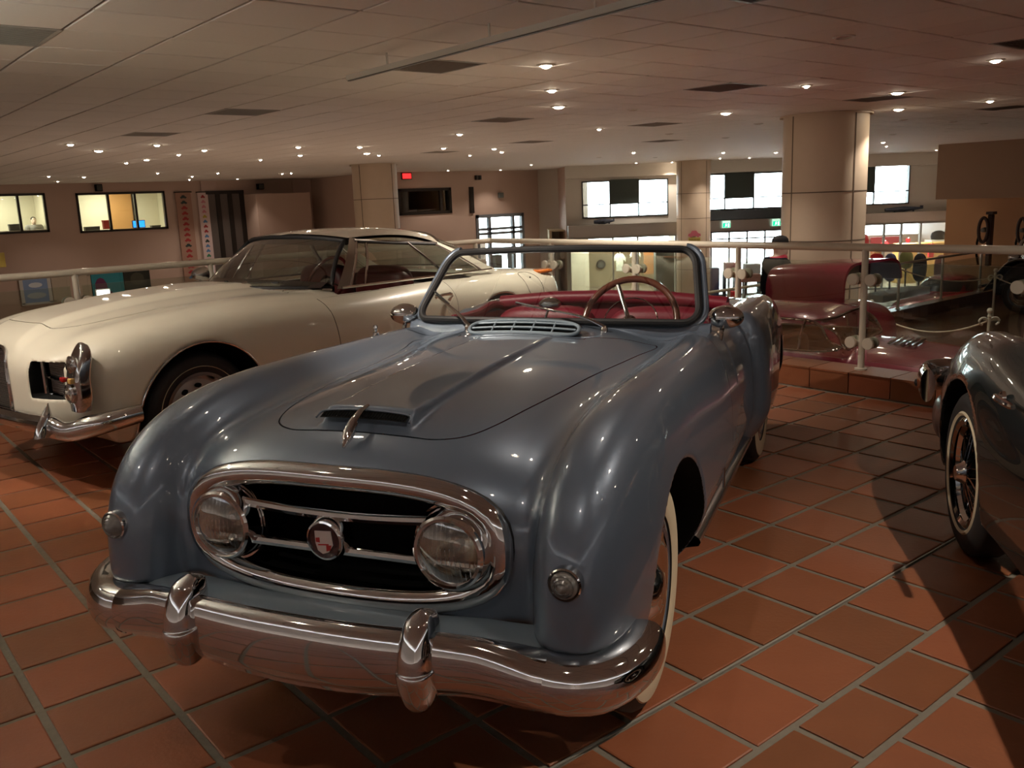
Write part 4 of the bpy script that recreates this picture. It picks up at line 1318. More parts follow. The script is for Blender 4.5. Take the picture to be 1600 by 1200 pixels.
# side glass, pillars, rear glass
for sx in (1, -1):
    def sd(v, t):     # v: 0 belt .. 1 roof; t: 0 front .. 1 rear
        b0, b1 = np.array([.690, 1.19, .945]), np.array([.680, 2.78, .935])
        r0, r1 = np.array(roof(1, .03)), np.array(roof(1, .96))
        p = (b0 * (1 - t) + b1 * t) * (1 - v) + (r0 * (1 - t) + r1 * t) * v
        p[0] += .02 * sin(pi * v)
        return (sx * p[0], p[1], p[2])
    MB().grid([[sd(v, t) for t in np.linspace(.06, .93, 13)] for v in np.linspace(0, .93, 7)]).build('side_glass', coupe_glass, white, True)
    # pillars
    MB().grid([[sd(v, t) for t in (-.02, .01, .045)] for v in np.linspace(-.03, 1, 9)]).build('front_pillar', mat('pillar_metal', (.30, .25, .21), .3, .8), white, True)
    MB().tube([sd(v, .055) for v in np.linspace(0, .95, 8)], .010, 6).build('pillar_trim', chrome, white, True)
    MB().grid([[sd(v, t) for t in np.linspace(.93, 1.03, 4)] for v in np.linspace(-.04, 1, 9)]).build('rear_pillar', w_paint, white, True)
    MB().tube([sd(v, .925) for v in np.linspace(0, .95, 8)], .010, 6).build('pillar_trim', dull_chrome, white, True)
    MB().tube([sd(v, .135 + .02 * v) for v in np.linspace(0, .94, 6)], .009, 6).build('quarter_light_bar', chrome, white, True)
    MB().tube([sd(v, .665 - .055 * v + .0 * v) for v in np.linspace(0, .94, 6)], .014, 6, flat=(1.4, .6)).build('door_window_bar', dull_chrome, white, True)
    MB().tube([sd(.945, t) for t in np.linspace(.03, .97, 15)], .012, 6).build('drip_rail', dull_chrome, white, True)
    MB().tube([sd(.915, t) for t in np.linspace(.07, .93, 15)], .012, 6).build('window_seal', black_rubber, white, True)
    MB().tube([tuple(np.array(sd(-.01, t)) + (sx * .010, 0, 0)) for t in np.linspace(0, 1.0, 15)], .010, 6).build('belt_trim', chrome, white, True)
    MB().tube(smooth_poly([(sx * .885, 1.90, .80), (sx * .905, 1.95, .815), (sx * .905, 2.05, .815), (sx * .88, 2.08, .80)], 4, False), .011, 8).build('door_handle', chrome, white, True)
    MB().tube([(sx * .872, 2.07, .815), (sx * .895, 2.07, .80), (sx * .875, 2.06, .765)], .014, 8).build('door_handle', chrome, white, True)
    qz = march(w_core, (sx * .70, 3.44, 1.2), (0, 0, -1), 1.0)
    cushion((sx * .70, 3.45, qz[2] - .004), (.075, .11, .020), 3).build('tail_marker', mat('orange_lens', (.62, .16, .02), .2, coat=1), white, True)
def rg(u, v):
    r = np.array(roof(u * .97, 1.0)); b = np.array([.675 * u, 2.98 - .19 * u * u, .935])
    p = b * (1 - v) + r * v; p[1] += .05 * sin(pi * v); p[2] += .02 * sin(pi * v)
    return tuple(p)
MB().grid([[rg(u, v) for u in np.linspace(-.96, .96, 21)] for v in np.linspace(0, .97, 8)]).build('rear_window', coupe_glass, white, True)
MB().tube([rg(u, 0) for u in np.linspace(-1, 1, 21)], .012, 6).build('rear_window_trim', chrome, white, True)
MB().tube([rg(u, .99) for u in np.linspace(-1, 1, 21)], .014, 6).build('rear_window_trim', chrome, white, True)
# fuel flap
ff = []
for k in range(24):
    a = 2 * pi * k / 24; c_, s2 = cos(a), sin(a)
    yy, zz = 3.17 + .11 * np.sign(c_) * abs(c_) ** .6 - .03 * s2, .775 + .10 * np.sign(s2) * abs(s2) ** .6
    q = march(w_core, (1.1, yy, zz), (-1, 0, 0), .8)
    ff.append((q[0] + .001, yy, zz))
MB().tube(ff, .003, 5, closed=True, up=(1, 0, 0)).build('fuel_flap', mat('gap_grey'), white)
q = march(w_core, (1.1, 3.17, .83), (-1, 0, 0), .8)
MB().lathe([(0, .004), (.008, .003), (.008, -.004)], 10, axis='x', origin=tuple(q)).build('fuel_lock', flat_black, white)
# cabin
for sx in (1, -1):
    st = cushion((sx * .34, 1.60, .56), (.28, .27, .12)).build('seat', w_red, white, True)
    cushion((sx * .34, 1.92, .78), (.28, .09, .25)).build('seat_back', w_red, st, True)
cushion((0, 2.30, .62), (.62, .16, .24)).build('rear_bench', dark_trim, white, True)
MB().grid([[(x, .86 + .18 * (x / .66) ** 2, .955), (x, 1.10, .985), (x, 1.16, .95), (x, 1.14, .75)] for x in np.linspace(-.66, .66, 11)]).build('dashboard', dark_trim, white, True)
sc_ = np.array([.36, 1.34, .96]); tl = radians(58); ey_ = np.array([0, cos(tl), sin(tl)]); ex_ = np.array([1, 0, 0]); ez_ = np.cross(ex_, ey_)
sw2 = MB().tube([sc_ + .195 * (cos(a) * ex_ + sin(a) * ey_) for a in np.linspace(0, 2 * pi, 41)[:-1]], .012, 10, closed=True).build('steering_wheel', mat('dark_wood_rim', (.10, .012, .010), .25, coat=1), white, True)
for a in (radians(-10), radians(190), radians(270)):
    d = cos(a) * ex_ + sin(a) * ey_
    MB().tube([sc_, sc_ + .19 * d], .010, 6, flat=(1, .4)).build('spoke', chrome, sw2, True)
MB().lathe([(.045, -.02), (.04, .02), (0, .03)], 18, origin=sc_, frame=(ex_, ey_, ez_)).build('hub', chrome, sw2, True)
# wipers and far-side mirror
for bx_, ty_ in ((-.18, .3), (.32, .88)):
    p0 = np.array(ws2(bx_, -.02)) + (0, -.03, .0); p1 = np.array(ws2(ty_ - .55, .10)) + (0, -.02, 0)
    wv = MB().tube([tuple(p0), tuple((p0 + p1) / 2 + (0, -.012, .012)), tuple(p1)], .008, 6).build('wiper', chrome, white, True)
    p2 = np.array(ws2(ty_ - .95, .06)) + (0, -.016, 0); p3 = np.array(ws2(ty_ - .25, .10)) + (0, -.016, 0)
    MB().tube([tuple(p2), tuple(p3)], .006, 6).build('wiper_blade', black_rubber, wv, True)
mm_ = MB().tube([(-.74, 1.03, .94), (-.75, 1.03, .98)], .009, 8).build('mirror', chrome, white, True)
MB().lathe([(0, -.09), (.03, -.075), (.052, -.03), (.058, .02), (.054, .03), (0, .025)], 28, axis='y', origin=(-.755, 1.06, 1.015)).build('mirror_shell', dull_chrome, mm_, True)
# ================================================================== railings
rail_paint = mat('cream_rail_paint', (.66, .61, .50), .32, coat=.4)
def railing(name, label, p0, p1, zb, zt, posts, z_disc, glass=True, discs=True, r=.028, group=None):
    """straight guard rail: top tube, posts with clamp discs, glass panes between them"""
    p0, p1 = np.array([*p0, 0.0]), np.array([*p1, 0.0]); L = np.linalg.norm(p1 - p0); d = (p1 - p0) / L
    n = np.array([-d[1], d[0], 0])
    root = thing(name, label, 'railing', tuple(p0 + [0, 0, zb]), 0, group)
    base = p0 + [0, 0, zb]
    A = lambda s, o, z: tuple(d * s + n * o + np.array([0, 0, z - zb]))
    MB().tube([A(0, 0, zt), A(L, 0, zt)], r, 16).build('top_rail', rail_paint, root, True)
    pm = MB().lathe([(.045, 0), (.045, .012), (.024, .016), (.024, zt - zb - .01)], 16)
    pmesh = pm.mesh('post', True); pmesh.materials.append(rail_paint)
    dm = MB().lathe([(0, .052), (.040, .050), (.043, .046), (.043, .028), (.040, .024), (.016, .022), (.016, -.022), (.040, -.024), (.043, -.028), (.043, -.046), (.040, -.050), (0, -.052)], 24, frame=(d, (0, 0, 1), n)).mesh('clamp_disc', True)
    dm.materials.append(rail_paint)
    for s in posts:
        o = new_obj('post', pmesh, None, root, A(s, 0, zb))
        if discs:
            for z in z_disc:
                MB().tube([(-d * .066)[:], (d * .066)[:]], .016, 8).build('clamp_arm', rail_paint, o, True, loc=(0, 0, z - zb))
                for sg in (-1, 1): new_obj('clamp_disc', dm, None, o, tuple(d * .068 * sg + np.array([0, 0, z - zb])))
    if glass:
        ss = sorted(posts)
        for a, b in zip(ss[:-1], ss[1:]):
            MB().obox((np.array(A((a + b) / 2, 0, (zb + zt) / 2 - .02))), d * ((b - a) / 2 - .045), n * .005, (0, 0, (zt - zb) / 2 - .085)).build('glass_pane', rail_glass, root)
    return root
railing('railing', 'cream handrail with glass panes on the low tiled wall behind the roadster', (6.05, -1.0), (6.05, 7.74), .158, 1.048, [.08, 1.02, 2.14, 3.26, 4.38, 5.48, 6.62, 7.74], (.82, .36))
railing('railing', 'cream handrail with glass panes running behind the cream coupe', (-1.6, 7.70), (6.00, 7.70), .158, 1.05, [.15, 1.23, 2.33, 3.43, 4.53, 5.63, 6.73, 7.42], (.82, .36))
railing('railing', 'far cream handrail on the brown kerb of the lower platform', (9.0, 8.31), (22.6, 8.31), LOW_Z + .232, .02, [.3 + 1.7 * k for k in range(8)], (), True, False, .022)

# ================================================================== dark grey roadster at the right edge
dark_paint = mat('charcoal_green_paint', (.016, .021, .021), .22, .35, 1.0, coat_rough=.015)
tan_leather = mat('tan_leather', (.42, .26, .17), .5)
dkr = thing('roadster', 'dark charcoal roadster with wire wheels and chrome bumper cut by the right edge', 'car', (4.016, .972, 0), atan2(-.8, .6))
def d_well(x, y, z):
    w1 = np.sqrt(y ** 2 + (z - .335) ** 2) - .375
    w2 = np.sqrt((y + 2.3) ** 2 + (z - .335) ** 2) - .385
    return np.maximum(np.minimum(w1, w2), .46 - np.abs(x))
def d_core(x, y, z):
    ax = np.abs(x)
    crest = spl(y, [(-3.1, .70), (-2.3, .86), (-1.5, .84), (-.9, .80), (-.45, .86), (-.15, .905), (.1, .895), (.45, .80), (.85, .58)])
    xc = spl(y, [(-3.1, .50), (-2.3, .60), (-1.0, .60), (0, .60), (.85, .50)])
    a = spl(y, [(-3.1, .14), (-2.3, .16), (-1.0, .14), (0, .165), (.85, .17)])
    dz = z - .50
    F1 = sel((ax - xc, a, 2.4), (dz, np.where(dz > 0, crest - .5, .42), 2.3), (np.maximum(y - .15, 0) + np.maximum(-2.4 - y, 0), .72, 2.6))
    top = spl(y, [(-3.2, .60), (-2.3, .82), (-1.2, .88), (-.2, .84), (.4, .78), (.85, .60)]) - .15 * ax ** 2
    F2 = sel((ax, spl(y, [(-3.2, .5), (-2.3, .66), (0, .68), (.9, .55)]), 4.0), (dz, np.where(dz > 0, top - .5, .30), 4.0), (np.maximum(y - .1, 0) + np.maximum(-2.4 - y, 0), .74, 3.6))
    return smin(F1, F2, .07)
def d_cock(x, y):
    qx, qy = np.abs(x) - .40, np.abs(y + .75) - .40
    return np.sqrt(np.maximum(qx, 0) ** 2 + np.maximum(qy, 0) ** 2) + np.minimum(np.maximum(qx, qy), 0) - .14
def d_body(x, y, z):
    F = smax(d_core(x, y, z), spl(y, [(-3.2, .35), (-2.8, .24), (.3, .24), (.9, .32)]) - z, .02)
    F = smax(F, -d_well(x, y, z), .014)
    return smax(F, -np.maximum(d_cock(x, y), .35 - z), .03)
DV, DT = mesh_sdf(d_body, (-.9, -3.3, .16), (.9, 1.0, 1.02), .017)
x_, y_, z_ = DV.T
DV, a_, b_ = split(DV, DT, np.maximum(d_cock(x_, y_) - .003, .34 - z_))
tri_obj('cockpit_tub', DV, a_, tan_leather, dkr)
x_, y_, z_ = DV.T
DV, a_, b_ = split(DV, b_, d_well(x_, y_, z_) - .004)
cn = DV[a_].mean(1)
for q1 in (cn[:, 0] > 0, cn[:, 0] <= 0):
    for q2 in (cn[:, 1] > -1.1, cn[:, 1] <= -1.1):
        tri_obj('wheel_well', DV, a_[q1 & q2], flat_black, dkr)
tri_obj('body', DV, b_, dark_paint, dkr)
for sx in (1, -1):
    for yy in (0, -2.3):
        make_wheel(dkr, (sx * .645, yy, .332), sx, .332, .15, 'wire', .205, (.232, .252))
    q = march(d_core, (sx * 1.2, -.42, .745), (-sx, 0, 0), .9)
    hx_ = q[0]
    MB().tube(smooth_poly([(hx_, -.50, .76), (hx_ + sx * .03, -.52, .765), (hx_ + sx * .034, -.62, .77), (hx_ + sx * .03, -.72, .775)], 4, False), [.012] * 12 + [.008], 8).build('door_handle', chrome, dkr, True)
    MB().lathe([(0, .012), (.02, .008), (.022, -.004)], 16, origin=(hx_, -.50, .76), frame=((0, 1, 0), (0, 0, 1), (sx, 0, 0))).build('handle_escutcheon', chrome, dkr, True)
    # bumper corner
    pth = smooth_poly([(sx * .30, .93, .56), (sx * .50, .91, .56), (sx * .66, .84, .57), (sx * .735, .72, .575), (sx * .755, .55, .575)], 5, False)
    MB().tube(pth, .078, 14, flat=(.42, 1.0)).build('rear_bumper', chrome, dkr, True)
    MB().tube([(sx * .44, .965, .66), (sx * .44, .985, .56), (sx * .44, .965, .46)], [.02, .036, .02], 10).build('overrider', chrome, dkr, True)
    MB().tube([(sx * .725, .80, .535), (sx * .74, .84, .53)], .022, 8).build('rubber_stop', black_rubber, dkr)
    cushion((sx * .60, .62, .40), (.10, .20, .12), 2.6).build('rear_valance', mat('dark_blue_paint', (.012, .014, .026), .35, coat=.6), dkr, True)
rimp = [(.545 * cos(a) * (1 if True else 1), -.75 + .545 * sin(a)) for a in np.linspace(0, 2 * pi, 60)[:-1]]
rimp = []
for k in range(64):
    a = 2 * pi * k / 64; c_, s2 = cos(a), sin(a)
    X_, Y_ = .55 * np.sign(c_) * abs(c_) ** .5, -.75 + .55 * np.sign(s2) * abs(s2) ** .5
    q = march(d_core, (X_ * 1.02, Y_, 1.3), (0, 0, -1), 1.2)
    rimp.append((X_, Y_, (q[2] if q is not None else .82) + .002))
MB().tube(rimp, .022, 8, closed=True).build('cockpit_rim', tan_leather, dkr, True)
MB().tube([(p[0] * 1.04, -.75 + (p[1] + .75) * 1.04, p[2] - .002) for p in rimp], .007, 6, closed=True).build('cockpit_trim', chrome, dkr, True)
for sx in (1, -1):
    st_ = cushion((sx * .27, -.72, .48), (.22, .24, .10)).build('seat', tan_leather, dkr, True)
    cushion((sx * .27, -.44, .68), (.22, .08, .20)).build('seat_back', tan_leather, st_, True)

# ================================================================== burgundy saloon on the lower platform
burg = mat('burgundy_paint', (.19, .010, .028), .30, .10, 1.0, coat_rough=.03)
sal = thing('saloon', 'burgundy saloon with chrome-framed windows just beyond the tiled low wall', 'car', (7.33, 4.46, LOW_Z), radians(14))
Z_ = -LOW_Z
def b_core(x, y, z):
    ax = np.abs(x)
    top = spl(y, [(-2.25, .80), (-1.9, 1.00), (-1.2, 1.12), (-.35, 1.185), (.6, 1.17), (1.2, 1.08), (1.6, .95), (1.9, .8)]) - .07 * ax ** 2
    W = spl(y, [(-2.3, .70), (-1.6, .80), (0, .83), (1.6, .80), (2.4, .70)])
    dz = z - .65
    return sel((ax, W, 3.6), (dz, np.where(dz > 0, top - .65, .50), 3.0), (np.maximum(-1.5 - y, 0) + np.maximum(y - 1.05, 0), .78, 3.0))
def b_cab(x, y, z):
    ax = np.abs(x)
    zt = spl(y, [(-.5, 1.04), (-.42, 1.14), (-.25, 1.41), (-.12, 1.455), (.15, 1.482), (.6, 1.482), (.95, 1.44), (1.3, 1.25), (1.55, 1.05)]) - .05 * ax ** 2
    hw = .745 - .14 * np.clip(z - 1.05, 0, .5)
    return sel((ax, hw, 5.0), (z - 1.0, np.maximum(zt - 1.0, .03), 3.0), (np.maximum(.05 - y, 0) * 1.55 + np.maximum(y - .6, 0) * .80, .83, 4.0))
def b_well(x, y, z):
    return np.maximum(np.minimum(np.sqrt((y + 1.35) ** 2 + (z - .33) ** 2), np.sqrt((y - 1.0) ** 2 + (z - .33) ** 2)) - .37, .50 - np.abs(x))
def b_body(x, y, z):
    F = smin(b_core(x, y, z), b_cab(x, y, z), .05)
    F = smax(F, .24 - z, .02)
    F = smax(F, -b_well(x, y, z), .015)
    inner = np.maximum(np.maximum(b_cab(x, y, z) + .05, np.abs(x) - .68), .70 - z)
    return smax(F, -inner, .01)
BV, BT = mesh_sdf(b_body, (-.92, -2.42, .15), (.92, 2.62, 1.55), .018)
x_, y_, z_ = BV.T
def b_win(x, y, z):
    side = np.where(np.abs(x) > .42, poly_sd(y, z, smooth_poly([(-.31, 1.185), (-.23, 1.27), (-.14, 1.37), (.0, 1.412), (.4, 1.418), (.7, 1.395), (.92, 1.30), (.98, 1.185), (.6, 1.175), (.2, 1.175)], 4)), 9.0)
    front = np.where(y < -.40 + (z - 1.14) * .80 + .07, np.maximum(np.maximum(1.185 - z, z - (1.425 - .05 * x * x)), np.abs(x) - (.575 - .08 * (z - 1.13))), 9.0)
    rear = np.where(y > 1.08, np.maximum(np.maximum(1.16 - z, z - 1.36), np.abs(x) - .45), 9.0)
    return np.minimum(np.minimum(side, front), rear)
g_ = np.where(z_ > 1.1, b_win(x_, y_, z_), 9.0)
BV, win_t, rest = split(BV, BT, g_)
# outer skin of the openings becomes glass, the inner skin is dropped
cc_ = BV[win_t].mean(1); outer_ = b_cab(cc_[:, 0], cc_[:, 1], cc_[:, 2]) > -.02
gl_t = win_t[outer_]; cg = cc_[outer_]
fr_ = (cg[:, 1] < -.40 + (cg[:, 2] - 1.14) * .80 + .07) & (np.abs(cg[:, 0]) < .65)
tri_obj('windscreen', BV, gl_t[fr_], car_glass, sal)
rest_g = gl_t[~fr_]; cg = cg[~fr_]
tri_obj('side_glass', BV, rest_g[cg[:, 0] < 0], car_glass, sal)
tri_obj('side_glass', BV, rest_g[cg[:, 0] >= 0], car_glass, sal)
x_, y_, z_ = BV.T
BV, in_t, rest = split(BV, rest, np.where(z_ > .69, b_cab(x_, y_, z_) + .03, 9.0))
tri_obj('cabin_lining', BV, in_t, mat('beige_lining', (.30, .22, .15), .6), sal)
tri_obj('body', BV, rest, burg, sal)
def b_edge(pts, frm, dirn):
    out = []
    for p in pts:
        q = march(b_cab, p + np.array(frm), dirn, 1.6)
        out.append(tuple(q) if q is not None else tuple(p))
    return out
sidep = smooth_poly([(-.31, 1.185), (-.23, 1.27), (-.14, 1.37), (.0, 1.412), (.4, 1.418), (.7, 1.395), (.92, 1.30), (.98, 1.185), (.6, 1.175), (.2, 1.175)], 4)
for sx in (-1, 1):
    lp = [march(b_cab, (sx * 1.2, p[0], p[1]), (-sx, 0, 0), 1.0) for p in sidep]
    MB().tube([p + np.array([sx * .002, 0, 0]) for p in lp if p is not None], .010, 6, closed=True, up=(1, 0, 0)).build('window_trim', chrome, sal, True)
    bp = [march(b_cab, (sx * 1.2, .0, z), (-sx, 0, 0), 1.0) for z in np.linspace(1.18, 1.41, 6)]
    MB().tube([p for p in bp if p is not None], .012, 6, up=(1, 0, 0)).build('window_post', chrome, sal, True)
    MB().tube([p + np.array([sx * .003, 0, 0]) for p in (march(b_core, (sx * 1.2, y, .90), (-sx, 0, 0), 1.0) for y in np.linspace(-1.85, 1.5, 20)) if p is not None], .008, 6).build('side_strip', chrome, sal, True)
    for yy in (-1.35, 1.0): make_wheel(sal, (sx * .66, yy, .33), sx, .33, .15, 'hubcap', .20, None)
wsl = [(-.57, 1.195), (-.4, 1.185), (0, 1.185), (.4, 1.185), (.57, 1.195), (.562, 1.29), (.550, 1.40), (.3, 1.420), (0, 1.425), (-.3, 1.420), (-.550, 1.40), (-.562, 1.29)]
wl_ = [march(b_cab, (p[0], -1.2, p[1]), (0, 1, 0), 2.0) for p in smooth_poly(wsl, 4)]
MB().tube([p + np.array([0, -.003, 0]) for p in wl_ if p is not None], .013, 6, closed=True, up=(0, 1, 0)).build('windscreen_trim', chrome, sal, True)
for k in range(5):
    q = march(b_core, (.0, -.80 + .05 * k, 1.5), (0, 0, -1), 1.0)
    MB().obox((.05, -.80 + .05 * k, q[2] + .012), (.22, 0, 0), (0, .010, .004), (0, -.003, .006)).build('cowl_louvre', chrome, sal)
MB().tube(smooth_poly([(-.1, -.42, 1.14), (-.2, -.30, 1.20), (-.42, -.2, 1.26)], 4, False), .008, 6).build('wiper', chrome, sal, True)
for yy in (.10, .70):
    st_ = cushion((0, yy, .72), (.55, .24, .10)).build('seat', tan_leather, sal, True)
    cushion((0, yy + .27, .95), (.55, .08, .22)).build('seat_back', tan_leather, st_, True)

# ================================================================== second burgundy car with raised deck
deck = thing('convertible', 'burgundy car with its deep rear deck raised behind the burgundy saloon', 'car', (9.35, 5.55, LOW_Z))
def e_body(x, y, z):
    ax = np.abs(x)
    top = spl(y, [(-.95, 1.22), (0, 1.23), (1.5, 1.12), (2.6, .95)])
    dz = z - .65
    F = sel((ax, .82, 4.0), (dz, np.where(dz > 0, top - .65, .45), 3.6), (np.maximum(.12 - y, 0) * 1.25 + np.maximum(y - 1.55, 0), .75, 3.4))
    F = smax(F, .25 - z, .02)
    w = np.minimum(np.sqrt((y - .3) ** 2 + (z - .33) ** 2), np.sqrt((y - 1.65) ** 2 + (z - .33) ** 2)) - .37
    return smax(F, -np.maximum(w, .5 - ax), .015)
EV, ET = mesh_sdf(e_body, (-.9, -1.1, .18), (.9, 2.4, 1.4), .03)
tri_obj('body', EV, ET, burg, deck)
for sx in (-1, 1):
    for yy in (.3, 1.65): make_wheel(deck, (sx * .66, yy, .33), sx, .33, .15, 'hubcap', .20, None)
out_, inn_ = [], []
for y in np.linspace(-.44, .53, 13):
    tp = .012 * (1 - ((y + .06) / .56) ** 2)
    def arc(gr):
        o = []
        for a in np.linspace(0, pi * .93, 25):
            c_, s2 = cos(a), sin(a)
            o.append((-(.62 - gr) * np.sign(c_) * abs(c_) ** .35, y, 1.235 + (.46 - gr + tp - .05 * (y + .06)) * abs(s2) ** .45))
        return o
    out_.append(arc(0)); inn_.append(arc(.028))
MB().grid(out_).build('deck_lid', burg, deck, True, auto=80)
MB().grid(inn_).build('deck_lid_lining', mat('dark_lining', (.03, .012, .012), .6), deck, True, auto=80)
ed = [(out_[0][k], inn_[0][k]) for k in range(25)]
MB().grid([[a for a, b in ed], [b for a, b in ed]]).build('deck_lid_edge', burg, deck)
MB().tube([(-.625, -.42, 1.24), (-.63, .05, 1.245), (-.625, .51, 1.24)], .010, 6).build('deck_strip', chrome, deck, True)

# ================================================================== black vintage car far right
vin_paint = mat('black_car_paint', (.006, .006, .008), .2, 0, 1.0)
vin = thing('vintage_car', 'black vintage car with sweeping front fender parked beyond the chain posts', 'car', (19.0, 7.05, LOW_Z), pi)
def v_fender(x, y, z):
    ax = np.abs(x)
    zt = spl(y, [(-.62, .38), (-.50, .55), (-.35, .78), (-.18, .96), (0.02, 1.02), (.25, .98), (.5, .80), (.8, .55), (1.1, .36), (1.5, .30)])
    a = np.maximum(np.abs(z - zt) - .02, ax - .86)
    prof = np.maximum(a, .50 - ax)
    side = np.maximum(np.maximum(np.abs(ax - .52) - .02, z - zt), np.maximum(.30 - z, np.abs(y - .2) - .75))
    return smin(np.maximum(prof, np.maximum(-.62 - y, y - 1.6)), side, .05)
def v_hood(x, y, z):
    ax = np.abs(x)
    return sel((ax, spl(y, [(-.2, .27), (.9, .42), (1.2, .62), (3.2, .66)]), 3.5), (z - .85, np.where(z > .85, spl(y, [(-.2, .52), (1.0, .56), (1.2, .60), (1.45, .95), (2.6, .98), (3.2, .8)]), .55), 3.2), (np.maximum(.0 - y, 0) * 3 + np.maximum(y - 2.9, 0) * 2, .6, 4))
def v_body(x, y, z): return smin(v_fender(x, y, z), v_hood(x, y, z), .03)
VV, VT = mesh_sdf(v_body, (-.95, -.75, .2), (.95, 3.35, 1.95), .03)
tri_obj('body', VV, VT, vin_paint, vin)
for sx in (-1, 1):
    for yy in (0.05, 2.9): make_wheel(vin, (sx * .70, yy, .36), sx, .36, .13, 'hubcap', .24, None)
    h_ = MB().lathe([(0, .16), (.06, .13), (.11, .04), (.12, -.02), (.115, -.03), (0, -.035)], 24, axis='y', origin=(sx * .40, -.30, 1.02)).build('headlamp', chrome, vin, True)
    MB().tube([(sx * .40, -.25, .95), (sx * .42, -.1, .80)], .02, 8).build('headlamp_stalk', chrome, h_)
    MB().tube([(sx * .84, y, float(spl(y, [(-.62, .38), (-.50, .55), (-.35, .78), (-.18, .96), (0.02, 1.02), (.25, .98), (.5, .80)])) + .024) for y in np.linspace(-.60, .45, 16)], .012, 6).build('fender_bead', chrome, vin, True)
MB().tube(smooth_poly([(-.27, -.215, .42), (-.27, -.22, 1.1), (-.22, -.215, 1.30), (0, -.21, 1.36), (.22, -.215, 1.30), (.27, -.22, 1.1), (.27, -.215, .42)], 5, False), .035, 10).build('radiator_shell', chrome, vin, True)
for k in range(9): MB().tube([(-.2 + .05 * k, -.20, .5), (-.2 + .05 * k, -.20, 1.28)], .010, 5).build('radiator_slat', dull_chrome, vin)
MB().tube([(-.75, -.72, .48), (0, -.78, .48), (.75, -.72, .48)], .04, 8).build('bumper', chrome, vin, True)

# ================================================================== chain posts
def stanchion(x, y, z, h, label):
    s = thing('chain_post', label, 'stanchion', (x, y, z), 0, 'cream chain posts')
    MB().lathe([(.14, 0), (.14, .015), (.05, .04), (.022, .07), (.020, h - .12), (.028, h - .11), (.020, h - .09), (.017, h - .055)], 20).build('pole', rail_paint, s, True)
    MB().lathe([(0, h), (.024, h - .008), (.036, h - .035), (.030, h - .06), (.016, h - .072)], 20).build('ball_finial', rail_paint, s, True)
    d = np.array([cos(YAW), -sin(YAW), 0])
    for sg in (-1, 1):
        pts = [tuple(d * sg * (.02 + .055 + .052 * cos(a)) + np.array([0, 0, h - .17 + .045 * sin(a)])) for a in np.radians(np.linspace(180, -80, 14))]
        MB().tube(pts, .014, 8).build('scroll_arm', rail_paint, s, True)
    return (x, y, z + h - .16)
def chain(a, b, sag, label):
    a, b = np.array(a), np.array(b)
    pts = [a * (1 - t) + b * t + np.array([0, 0, -sag * 4 * t * (1 - t)]) for t in np.linspace(0, 1, 20)]
    o = MB().tube(pts - np.array(pts[0]), .011, 8).build('rope', mat('cream_rope', (.60, .52, .40), .6), None, True, loc=tuple(pts[0]))
    tag(o, label, 'rope', 'drooping barrier ropes')
hS = .95
pA = atz(1547, 481, LOW_Z + hS); pB = atz(1556, 419, LOW_Z + hS); pC = atz(1362, 468, LOW_Z + hS)
A_ = stanchion(pA[0], pA[1], LOW_Z, hS, 'near cream chain post with ball top above the dark roadster')
B_ = stanchion(pB[0], pB[1], LOW_Z, hS, 'cream chain post with ball top in front of the black vintage car wheel')
C_ = stanchion(pC[0], pC[1], LOW_Z, hS, 'cream chain post half hidden behind a handrail upright')
pD = np.array(B_) + [-.3, -2.4, 0]; pE = np.array([B_[0] - 1.3, 8.30, .0])
chain(C_, A_, .22, 'long drooping cream rope between the two nearer chain posts')
chain(B_, tuple(pD), .25, 'cream rope hanging rightwards in front of the black vintage car')
chain(B_, tuple(pE), .16, 'cream rope hanging leftwards past the tip of the black fender')
stanchion(pD[0], pD[1], LOW_Z, hS, 'cream chain post beyond the right edge of the view')
# ================================================================== ceiling spotlights
WARM = (1.0, .86, .72)
LAMPS = [  # photo position, size class (2 = glaring), lit
    (154, 235, 2), (110, 225, 1), (245, 226, 1), (319, 234, 1), (279, 241, 0), (229, 249, 1), (197, 254, 0), (246, 270, 0), (340, 270, 0), (300, 275, 0), (296, 280, 0),
    (371, 279, 0), (131, 276, 1), (76, 275, 0), (90, 283, 0), (466, 229, 1), (469, 242, 1), (562, 229, 1), (573, 239, 2), (592, 242, 0), (718, 209, 1), (693, 231, 1), (734, 242, 0),
    (772, 232, 1), (784, 237, 1), (700, 266, 0), (782, 265, 0), (797, 269, 0), (407, 249, 0), (441, 271, 0), (455, 270, 0), (853, 101, 1), (862, 140, 1), (873, 166, 2), (936, 201, 0),
    (990, 238, 1), (1134, 176, 2), (1130, 238, 1), (1125, 247, 0), (1171, 246, 0), (1050, 253, 0), (994, 254, 0), (830, 257, 0), (1260, 133, 0), (1402, 144, 2), (1404, 170, 2), (1556, 93, 1),
    (1547, 157, 1), (1380, 222, 1), (1385, 228, 0), (1463, 234, 0), (1212, 238, 1)]
UNLIT = [(989, 171), (1046, 209), (1134, 215), (1185, 193), (1024, 246), (936, 246), (1319, 57), (1411, 187), (1489, 190), (1395, 210), (1537, 193)]
HIDDEN = [(2.6, -.6, .1), (2.9, .45, 2.0), (1.3, 3.4, 2.4, (3.4, 2.6, 0), 75), (-.9, 6.2, 1.6, (1.6, 6.4, .6), 80), (8.0, 1.0, 1.2), (2.3, 2.2, .2), (.3, 5.2, 1.4, (2.0, 5.6, .6), 75), (.4, .9, .29, (1.2, 2.1, .8), 55), (1.8, .3, .29, (1.7, 1.6, .8), 50), (-.7, 2.6, .28, (.9, 2.6, .8), 50), (5.4, -1.2, .6)]
bulb_mat = mat('halogen_bulb', (1, 1, 1), .5, emit=(1.0, .86, .66), estr=70.0)
dim_bulb = mat('dim_halogen_bulb', (1, 1, 1), .5, emit=(1.0, .86, .66), estr=9.0)
